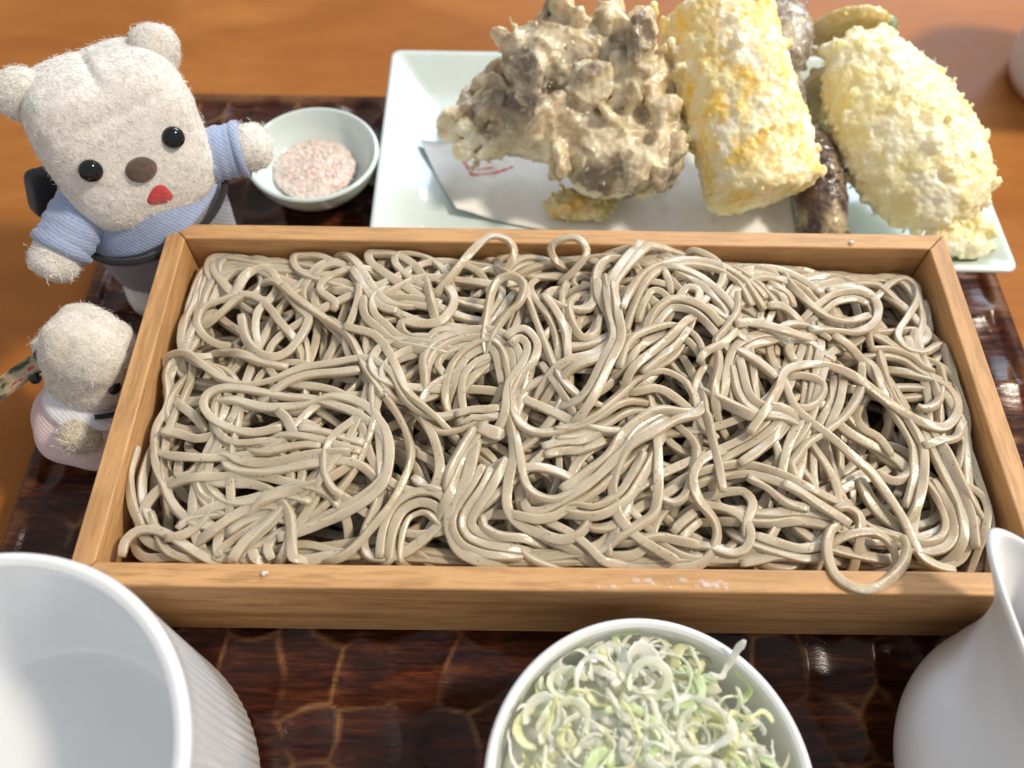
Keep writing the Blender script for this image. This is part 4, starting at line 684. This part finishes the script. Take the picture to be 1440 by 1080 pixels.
def build_tempura():
    rng = np.random.default_rng(31)
    # --- maitake mushroom clump
    m = batter('maitake_batter', (.42, .315, .19), (.88, .77, .54), (.17, .125, .095), 42, .60, .4)
    cores = [ball((2.5, 11.1, 2.9), (2.3, 1.7, 1.75), rot(.2, .25, .3), 4), ball((-.2, 12.2, 3.4), (2.5, 1.6, 1.5), rot(0, -.3, -.3), 4), ball((.7, 13.4, 4.9), (2.7, 1.6, 1.7), rot(.3, .2, 0), 4),
             ball((-2.2, 12.3, 2.7), (1.4, 1.1, .75), rot(0, -.3, .2), 4), ball((2.6, 12.9, 4.6), (1.7, 1.4, 1.7), None, 4), ball((3.4, 12.0, 3.2), (1.3, 1.3, 1.5), None, 4)]
    bl = list(cores)
    for V, F in cores:
        bl += crumbs(rng, V, F, 7, .08, .22)
        Fn = np.asarray(F); N = vnormals(V, Fn)
        for k in rng.integers(0, len(V), 16):                    # frilly caps of the mushroom
            if N[k][2] < -.5: continue
            s = rng.uniform(.55, 1.25); bl.append(ball(V[k]+N[k]*s*.25, (s, s*.75, s*.34), rot(*rng.uniform(0, 6, 3)), 2))
        bl += flakes(rng, V, F, 6, .2)
    o = fried('maitake_tempura', bl, m, ridged=True, voxel=.06, d1=.26, d2=.12, s1=.9, s2=.26, origin=(.8, 12.2, .8), smooth=9)
    tag(o, 'greyish brown frilly mushroom tempura clump, leftmost large piece on the plate', 'tempura', G_T)
    lm = batter('pale_crust', (.74, .60, .30), (.88, .82, .62), None, 70, .5, .45)
    fl = [ball((1.2, 12.1, 5.8), (.75, .35, .28), rot(0, .2, -.5), 2), ball((.85, 12.2, 5.7), (.4, .35, .3), None, 2), ball((1.7, 11.9, 5.5), (.4, .22, .2), rot(0, 0, -.7), 2),
          ball((-2.9, 11.6, 2.9), (.7, .3, .25), rot(0, 0, .4), 2), ball((-3.4, 11.5, 2.5), (.5, .45, .4), None, 2), ball((-2.3, 11.3, 2.9), (.8, .25, .25), rot(0, -.2, .7), 2), ball((-3.3, 12.0, 3.2), (.5, .4, .35), None, 2),
          ball((2.0, 10.0, 2.2), (1.3, .45, .5), rot(0, .1, .1), 2), ball((3.2, 10.2, 2.0), (.9, .4, .5), None, 2)]
    for grp in (fl[:3], fl[3:7], fl[7:]):
        g2 = list(grp)
        for V, F in grp: g2 += crumbs(rng, V, F, 8, .06, .2)
        fried('batter_crust', g2, lm, o, voxel=.05, d1=.16, d2=.08, s1=.3, s2=.1)
    lace = []
    for V, F in cores: lace += flakes(rng, V, F, 34, .11, lambda p, n: n[0] < -.35 or (n[1] < -.3 and n[2] < .25) or n[2] > .8)
    tag(fried('batter_lace', lace, lm, o, voxel=.045, d1=.10, d2=.06, s1=.25, s2=.1, smooth=1), kind='stuff')
    # --- small yellow piece under the mushroom
    m = batter('squash_batter', (.62, .38, .06), (.66, .58, .36), (.36, .34, .10), 90, .56, .4)
    c0 = ball((1.15, 10.0, 1.25), (1.35, .75, .5), rot(0, 0, .1), 4); bl = [c0]+crumbs(rng, *c0, 60, .08, .24)+flakes(rng, *c0, 10, .16)
    tag(fried('squash_tempura', bl, m, voxel=.05, origin=(1.15, 10.0, .75)), 'small yellow tempura piece half hidden under the mushroom clump', 'tempura', G_T)
    # --- thick yellow roll leaning towards the box
    m = batter('roll_batter', (.93, .62, .09), (.93, .80, .48), (.94, .89, .74), 70, .58, .5)
    A, B = np.array([7.75, 8.95, 2.75]), np.array([5.75, 15.2, 6.3]); ax = B-A; L = np.linalg.norm(ax); ax /= L
    q = Vector((0, 0, 1)).rotation_difference(Vector(ax)).to_matrix(); Rm = np.array(q)
    a = np.linspace(0, 2*np.pi, 60, endpoint=False); rg = []; zs = np.r_[[-.02, .0, .12, .35], np.linspace(.6, L-.2, 24), [L, L+.05]]
    for z in zs:
        k = min(1, .84+z*.45) if z < .36 else 1.0
        if z <= -.01: k = .02
        if z > L-.1: k = .8 if z < L+.02 else .02
        rr = 2.02*k*(1+.035*np.cos(2*a+.4)+.03*np.sin(3*a+z)); rg.append(np.c_[rr*np.cos(a), rr*np.sin(a)*.93, np.full(60, z)])
    V = np.vstack(rg) @ Rm.T+A; F = [[i*60+j, i*60+(j+1) % 60, (i+1)*60+(j+1) % 60, (i+1)*60+j] for i in range(len(zs)-1) for j in range(60)]+[list(range(60))[::-1], [(len(zs)-1)*60+j for j in range(60)]]
    Ft = np.array([[f[0], f[1], f[2]] for f in F[:-2]]); bl = [(V, F)]+crumbs(rng, V, Ft, 60, .12, .36)
    left = lambda p, n: (p-A) @ ax > 3.2 and n[0] < -.3
    bl += flakes(rng, V, Ft, 60, .24, left)
    tag(fried('roll_tempura', bl, m, voxel=.055, d1=.30, d2=.09, s1=.45, s2=.16, smooth=6, origin=(7.2, 10.5, .8)), 'thick yellow cylindrical tempura roll leaning in the middle of the plate', 'tempura', G_T)
    # --- pale long piece on the right
    m = batter('pale_batter', (.84, .75, .36), (.87, .80, .52), (.90, .87, .70), 60, .55, .55)
    tp, bt = np.array([11.3, 15.5, 4.7]), np.array([14.9, 8.3, 2.3]); C0 = (tp+bt)/2; ey = (tp-bt)/np.linalg.norm(tp-bt); ez = np.array([-.2, -.45, .87]); ez -= ey*(ey @ ez); ez /= np.linalg.norm(ez); R0 = np.c_[np.cross(ey, ez), ey, ez]
    D, Fi = ico(5); P = D.copy(); y = P[:, 1]; wdt = 2.35*(1-.16*y-.10*y*y)
    r = (np.abs(D[:, 0])**2.5+np.abs(D[:, 1])**2.5+np.abs(D[:, 2])**2.5)**(-1/2.5); P = D*r[:, None]
    P = P*np.c_[wdt, np.full(len(P), 4.1), np.full(len(P), 1.15)]; P[:, 2] += .35*np.cos(P[:, 0]*.8); V = P @ R0.T+C0
    bl = [(V, Fi.tolist())]+crumbs(rng, V, Fi, 50, .12, .36)+crumbs(rng, V, Fi, 260, .08, .28, 0, lambda p, n: abs((n @ R0)[2]) < .5)+flakes(rng, V, Fi, 300, .12, lambda p, n: abs((n @ R0)[2]) < .35)
    bl += [ball((15.3, 8.3, 1.65), (1.2, .9, .6), rot(0, .1, -.6), 3), ball((14.7, 8.0, 1.75), (.9, .7, .5), None, 3), ball((15.9, 8.6, 2.0), (.5, .6, .5), None, 2)]
    bl += crumbs(rng, *ball((15.3, 8.2, 1.7), (1.3, .9, .6), None, 3), 60, .06, .25)
    tag(fried('pale_tempura', bl, m, voxel=.055, d1=.32, d2=.09, s1=.50, s2=.16, smooth=5, origin=(13.4, 11, .8)), 'long pale cream tempura piece with ragged edge, rightmost on the plate', 'tempura', G_T)
    # --- eggplant between roll and pale piece
    m = batter('eggplant_batter', (.022, .010, .022), (.20, .13, .09), (.50, .40, .24), 60, .80, .2)
    c0 = ball((10.25, 10.2, 2.0), (.95, 2.6, .85), rot(.42, 0, .12), 4); bl = [c0]+crumbs(rng, *c0, 90, .06, .18)+flakes(rng, *c0, 18, .14)
    tag(fried('eggplant_tempura', bl, m, voxel=.05, d1=.10, d2=.06, origin=(10.2, 10.4, .8)), 'dark purple eggplant tempura wedged between the yellow roll and the pale piece', 'tempura', G_T)
    # --- grey-purple piece behind
    m = batter('purple_batter', (.12, .085, .085), (.42, .37, .31), (.66, .62, .52), 75, .60, .2)
    c0 = ball((8.95, 15.6, 4.6), (1.1, 1.6, 1.2), rot(.3, 0, -.1), 4); bl = [c0]+crumbs(rng, *c0, 120, .07, .24)+flakes(rng, *c0, 20, .16)
    c1 = ball((9.2, 13.6, 2.5), (.95, 2.0, 1.4), rot(.5, 0, 0), 3); bl += [c1]
    tag(fried('leaf_tempura', bl, m, voxel=.055, origin=(9.0, 15.0, .8)), 'greyish purple tempura piece peeping out behind the top of the yellow roll', 'tempura', G_T)
    # --- pumpkin slice behind the pale piece
    m = batter('pumpkin_batter', (.72, .47, .10), (.70, .58, .30), (.60, .44, .14), 75, .56, .4)
    C1 = np.array([11.75, 16.6, 4.2]); c0 = ball(C1, (1.35, .55, 1.9), rot(.45, .5, .0), 4); bl = [c0]+crumbs(rng, *c0, 50, .06, .16)
    pk = fried('pumpkin_tempura', bl, m, voxel=.05, d1=.08, d2=.05, origin=(11.7, 16.4, .8)); tag(pk, 'pumpkin tempura slice with green skin standing behind the pale piece', 'tempura', G_T)
    mg = batter('pumpkin_skin', (.035, .085, .022), (.30, .36, .16), (.02, .05, .015), 90, .66, .15)
    pts = [C1+np.array(rot(.45, .5, .0)) @ np.array([1.25*math.cos(t), 0, 1.8*math.sin(t)]) for t in np.linspace(-.9, 1.05, 12)]
    fried('pumpkin_rind', [ball(p, (.30, .45, .30), None, 2) for p in pts], mg, pk, voxel=.05, d1=.08, d2=.04)
    support = batter('pumpkin_under', (.66, .45, .12), (.68, .58, .34), None)
    c0 = ball((11.9, 15.6, 2.1), (1.6, 1.0, 1.5), rot(.3, 0, 0), 3); fried('under_crust', [c0]+crumbs(rng, *c0, 40, .06, .2), support, pk, voxel=.06)
build_tempura()

# ================================================================ bear doll
def build_bear():
    base = np.array([-14.0, 7.4, 0]); yaw = math.radians(32.0); Rz = rot(0, 0, yaw)
    W = lambda V: np.asarray(V) @ Rz.T+base
    bear = thing('bear_doll', base, 'larger cream felted bear doll in a pale blue shirt standing behind the box corner', 'doll')
    HC = np.array([.12, .70, 6.02]); Rh = rot(math.radians(-17), 0, 0)
    a, b, c = 2.46, 2.2, 2.58
    def sculpt(P):
        x, y, z = P[:, 0]/a, P[:, 1]/b, P[:, 2]/c; k = np.ones(len(P))
        top = np.clip((z-.45)/.35, 0, 1); front = np.clip((-y+.35)/.5, 0, 1)
        k += .030*top*np.clip(1-(np.abs(x)-.45)**2*3, 0, 1)                               # two lobes on the crown
        k -= .060*np.exp(-(x/.055)**2)*top*np.clip((.75-np.abs(y+.1))/.3, 0, 1)           # seam between them
        k -= .040*np.exp(-((z-.58-.10*x)/.06)**2)*front*np.clip(1.1-np.abs(x), 0, 1)       # brow crease
        k += .030*np.exp(-((x)**2/.30+(z+.18)**2/.12))*front                               # muzzle
        k -= .02*np.clip((z-.2), 0, 1)*np.abs(x)**3
        return P*k[:, None]
    P, F = superell(a, b, c, 3.6, 6); P[:, 0] *= 1+.05*np.clip(P[:, 2]/c, -1, 1); P = sculpt(P)
    N = vnormals(P, F); P = P+N*(.05*fbm(P*1.3, 3)+.018*fbm(P*5, 3))[:, None]
    HW = lambda V: W(np.asarray(V) @ Rh.T+HC)
    V = HW(P); hd = obj('head', V, F.tolist(), felt, bear)
    tag(obj('felt_hair', *fibres(V, F, 26000, .42, .010, .008, 1, 1.6), fib_m, hd), kind='stuff')
    def onface(x, z):
        D = np.c_[P[:, 0]-x, P[:, 2]-z]; k = np.where(P[:, 1] < 0, (D**2).sum(1), 99).argmin(); return P[k]
    def surf(x, z):
        D = np.where(P[:, 1] < 0, (P[:, 0]-x)**2+(P[:, 2]-z)**2, 99); k = np.argpartition(D, 24)[:24]; w = 1/(D[k]+.01); return (P[k, 1]*w).sum()/w.sum()
    for s in (-1, 1):                                                                      # ears
        E, Fe = superell(.76, .60, .76, 2.3, 4); E = E @ rot(.1, s*.35, 0).T+np.array([s*2.08, .25, 2.16]); Ne = vnormals(E, Fe); E = E+Ne*(.04*fbm(E*2, 3))[:, None]
        e = obj('ear', HW(E), Fe.tolist(), felt, bear); tag(obj('felt_hair', *fibres(HW(E), Fe, 3000, .42, .010, .008, 5+s, 1.6), fib_m, e), kind='stuff')
        p = onface(s*1.28, .30); D, Fi = ico(3); obj('eye', HW(D*np.array([.35, .26, .35])+p+np.array([0, -.05, 0])), Fi.tolist(), bead, bear)
    p = onface(0, -.20); D, Fi = ico(4); Q = D*np.array([.47, .24, .40])+p; Q += .03*vnormals(Q, Fi)*fbm(Q*4, 2)[:, None]; nz = obj('nose', HW(Q), Fi.tolist(), brown_felt, bear)
    # heart-like red mouth, felted on
    t = np.linspace(0, 2*np.pi, 40, endpoint=False); rr = .40*(1+.13*np.cos(3*t+2.4)); mx, mz = .18+rr*np.cos(t)*1.0, -1.26+rr*np.sin(t)*.86; rings = []
    for f, lift in ((1.0, -.02), (.95, .035), (.6, .06), (.05, .07)):
        for x, z in zip(mx, mz):
            q = surf(.18+(x-.18)*f, -1.26+(z+1.26)*f); rings.append((.18+(x-.18)*f, q-lift, -1.26+(z+1.26)*f))
    Q = np.array(rings); n = 40
    for _ in range(3):
        Y = Q[:, 1].reshape(4, n); Q[:, 1] = (.5*Y+.25*np.roll(Y, 1, 1)+.25*np.roll(Y, -1, 1)).ravel()
    F2 = [[i*n+j, i*n+(j+1) % n, (i+1)*n+(j+1) % n, (i+1)*n+j] for i in range(3) for j in range(n)]+[[3*n+j for j in range(n)]]
    obj('mouth', HW(Q), F2, red_felt, bear)
    # body
    def bodyring(prof, n=72, wob=.0, ex=1.0):
        V, F = lathe(prof, (0, 0, 0), n); V[:, 1] *= .82; V[:, 0] *= ex
        an = np.arctan2(V[:, 1], V[:, 0]); k = 1+wob*(np.sin(an*5+V[:, 2]*2)+.6*np.sin(an*9-V[:, 2]*3)); V[:, :2] *= k[:, None]; return V, F
    V, F = bodyring(smooth_prof([(2.05, .75), (2.25, 1.1), (2.4, 1.9), (2.48, 2.8), (2.36, 3.6), (2.05, 4.1)], 6), wob=.012); obj('trousers', W(V), F, grey_cloth, bear)
    V, F = bodyring(smooth_prof([(2.50, 3.85), (2.54, 3.85), (2.54, 3.95), (2.48, 4.1), (2.30, 4.5), (1.95, 5.1), (1.5, 5.5)], 6), wob=.014); V[:, 2] += np.clip(.22*V[:, 0], -.6, .6)*np.clip((4.8-V[:, 2])/.9, 0, 1)
    sh = obj('shirt', W(V), F, blue_cloth, bear)
    for s in (-1, 1):                                                                      # legs and feet
        E, Fe = superell(.95, 1.15, .62, 2.4, 4); E = E+np.array([s*1.35, -.75, .60]); E[:, 2] = np.maximum(E[:, 2], .02)
        e = obj('foot', W(E), Fe.tolist(), felt, bear); tag(obj('felt_hair', *fibres(W(E), Fe, 500, .4, .016, .012, 9+s), fib_m, e), kind='stuff')
    # arms: sleeve and paw
    for s, tip, mid in ((1, (4.35, -.85, 5.0), (3.3, -.5, 4.95)), (-1, (-4.0, -1.55, 3.85), (-3.05, -1.0, 4.35))):
        sh0 = np.array([s*1.7, -.1, 4.75]); tip = np.array(tip); mid = np.array(mid)
        path = smooth_prof([sh0, (sh0+mid)/2+np.array([0, 0, .1]), mid], 8)
        V, F = tube(path, np.linspace(.95, .88, len(path))*(1+.03*np.sin(np.arange(len(path))*1.9)), 28, False)
        V2, F2 = tube(np.array([mid-(mid-sh0)*.02, mid, mid+(tip-mid)*.16, mid+(tip-mid)*.22]), [.90, .96, .97, .84], 28, False)
        sl = obj('sleeve', W(V), F, blue_cloth, bear); obj('cuff', W(V2), F2, blue_cloth, sl)
        pp = smooth_prof([mid-(tip-mid)*.1, mid+(tip-mid)*.5, tip], 8); rad = .78*np.sqrt(np.clip(1-np.linspace(-.25, .985, len(pp))**4, .02, 1))
        V, F = tube(pp, rad, 28); V += .03*fbm(V*2, 3)[:, None]; Ft = np.array([[f[0], f[1], f[2]] for f in F if len(f) == 4]+[[f[0], f[2], f[3]] for f in F if len(f) == 4])
        pw = obj('paw', W(V), F, felt, bear); tag(obj('felt_hair', *fibres(W(V), Ft, 900, .4, .016, .014, 14+s), fib_m, pw), kind='stuff')
    # black strap across the chest and the bag it carries behind
    t = np.linspace(0, 2*np.pi, 80); st = np.c_[2.66*np.cos(t), 2.66*.82*np.sin(t)-.05, 3.86+.50*np.cos(t)]
    st[:, 2] += -.25*(np.sin(t) < 0)*np.abs(np.sin(t)); obj('strap', *(lambda VF: (W(VF[0]), VF[1]))(tube(st, .13, 8, False)), black_cloth, bear)
    Vb, Fb = superell(.62, .40, .80, 6, 4); Vb = Vb @ rot(0, .35, .3).T+np.array([-2.75, 1.1, 4.75]); obj('bag', W(Vb), Fb.tolist(), black_cloth, bear)
build_bear()

# ================================================================ small doll between tray edge and box
def build_small():
    base = np.array([-15.45, .45, 0]); doll = thing('small_doll', base, 'smaller felted doll in a pale pink dress with white collar, leaning by the box side', 'doll')
    Wf = rot(0, 0, math.radians(72)); up = rot(math.radians(-16), math.radians(15), 0)     # faces the box, leans back
    W = lambda V: (np.asarray(V) @ Wf.T) @ up.T+base
    HC = np.array([0, .15, 3.2])
    P, F = superell(1.24, 1.34, 1.70, 2.7, 5); P[:, 2] += .25*np.clip(P[:, 1], -1, 2)*.3; N = vnormals(P, F)
    P = P+N*(.10*fbm(P*1.1, 2)+.03*fbm(P*4, 3)-.06*np.exp(-((P[:, 0]-.1)/.12)**2)*(P[:, 2] > .7)-.05*np.exp(-((P[:, 1]+.45)/.10)**2)*(P[:, 2] > .6))[:, None]
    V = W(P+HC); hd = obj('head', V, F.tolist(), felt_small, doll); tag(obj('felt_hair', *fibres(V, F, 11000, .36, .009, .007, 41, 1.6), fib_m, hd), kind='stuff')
    D, Fi = ico(3)
    for x in (-.68, .68):
        k = np.where(P[:, 1] < 0, (P[:, 0]-x)**2+(P[:, 2]+.10)**2, 99).argmin(); obj('eye', W(D*np.array([.23, .17, .23])+P[k]+HC), Fi.tolist(), bead, doll)
    V, F = lathe(smooth_prof([(.02, .10), (1.3, .06), (1.95, .25), (2.0, .8), (1.78, 1.3), (1.3, 1.85), (.9, 2.2)], 6), (0, 0, 0), 64); an = np.arctan2(V[:, 1], V[:, 0]); r = 1+.03*np.sin(an*7+V[:, 2]*2)*np.clip(1.9-V[:, 2], 0, 1)
    V[:, :2] *= r[:, None]; obj('dress', W(V), F, pink_cloth, doll)
    a = np.linspace(.15, 2*np.pi-.15, 60)-np.pi/2; rings = []
    for r, z in ((.95, 2.15), (1.2, 2.05), (1.5, 1.85), (1.62, 1.70), (1.60, 1.66), (1.3, 1.85), (1.0, 2.05)):
        rings.append(np.c_[r*np.cos(a), r*np.sin(a), z+.07*np.sin(a*4)])
    n = len(a); V = np.vstack(rings); F = [[i*n+j, i*n+j+1, (i+1)*n+j+1, (i+1)*n+j] for i in range(6) for j in range(n-1)]; obj('collar', W(V), F, white_cloth, doll)
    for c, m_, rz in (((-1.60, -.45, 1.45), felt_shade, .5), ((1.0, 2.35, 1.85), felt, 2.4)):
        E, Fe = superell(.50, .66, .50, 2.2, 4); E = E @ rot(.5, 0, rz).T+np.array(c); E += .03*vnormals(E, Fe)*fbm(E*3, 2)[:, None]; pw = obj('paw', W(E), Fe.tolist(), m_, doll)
        tag(obj('felt_hair', *fibres(W(E), Fe, 900, .4, .014, .014, 50), fib_m, pw), kind='stuff')
    t = np.linspace(-2.6, -.5, 24); st = np.c_[1.45*np.cos(t), 1.45*np.sin(t), 2.25+.02*t]; obj('neck_cord', *(lambda VF: (W(VF[0]), VF[1]))(tube(st, .09, 8)), black_cloth, doll)
    # woven ribbon strap with two beads
    mw = Mat('woven_ribbon', (.3, .2, .12), .8); v = mw.voronoi(230); cc = mw.ramp(mw.noise(190, 2, .5), [(.36, (.03, .05, .03)), (.44, (.30, .22, .13)), (.56, (.42, .33, .20)), (.62, (.40, .05, .05))]); mw.color(cc); mw.bump(v, .4, .0008)
    pr = np.array([(-16.5, 1.35, 2.85), (-17.0, .95, 2.75), (-17.8, .25, 2.55), (-18.6, -.45, 2.2), (-19.6, -1.4, 1.6)]); pr = smooth_prof(pr, 8); T = np.gradient(pr, axis=0); T /= np.linalg.norm(T, axis=1)[:, None]; Nn = np.cross(T, [0, 0, 1.]); Nn /= np.linalg.norm(Nn, axis=1)[:, None]; Bn = np.cross(Nn, T)
    Q = np.stack([pr+Nn*x+Bn*y for x, y in ((-.36, -.06), (.36, -.06), (.36, .06), (-.36, .06))], 1).reshape(-1, 3); m = len(pr)
    F = [[i*4+j, i*4+(j+1) % 4, (i+1)*4+(j+1) % 4, (i+1)*4+j] for i in range(m-1) for j in range(4)]+[[0, 1, 2, 3], [(m-1)*4+j for j in range(4)][::-1]]
    obj('woven_strap', Q, F, mw.m, doll, smooth=False)
    for q in ((-16.45, 1.55, 3.0), (-16.5, .85, 2.7)): obj('bead', D*.18+np.array(q), Fi.tolist(), bead, doll)
build_small()

# ================================================================ small leftovers on the box rim
md = Mat('water', (.95, .97, 1.0), .03); md.set('Alpha', .22); md.set('IOR', 1.45); md.bump(md.noise(300, 2), .05, .0005); md = md.m
rng = np.random.default_rng(77); D, Fi = ico(2); k = 0
for cx, n, sx in ((2.9, 16, 1.6), (3.6, 10, .9), (6.8, 2, .3)):
    for _ in range(n):
        x, y, r = cx+rng.normal()*sx*.6, -5.95+rng.normal()*.10, rng.uniform(.025, .085)
        if not -6.08 < y < -5.6: continue
        o = obj('water_drop', D*np.array([r*rng.uniform(1, 1.8), r, r*.45])+np.array([x, y, BH+r*.12]), Fi.tolist(), md, origin=(x, y, BH)); tag(o, 'tiny water drop on the front rim of the wooden box', 'water drop', 'water drops on the front rim')
mcr = batter('noodle_crumb', (.60, .55, .45), (.78, .74, .66))
for nm, p, lb in (('noodle_crumb', (-7.9, -5.82, BH), 'white crumb on the left part of the box front rim'), ('noodle_crumb', (9.75, 5.72, BH), 'white crumb on the right part of the box back rim')):
    V = np.vstack([D*.07+np.array(p)+np.array([0, 0, .05]), D*.05+np.array(p)+np.array([.07, .03, .04])]); o = obj(nm, V, Fi.tolist()+(Fi+len(D)).tolist(), mcr, origin=p); tag(o, lb, 'crumb')
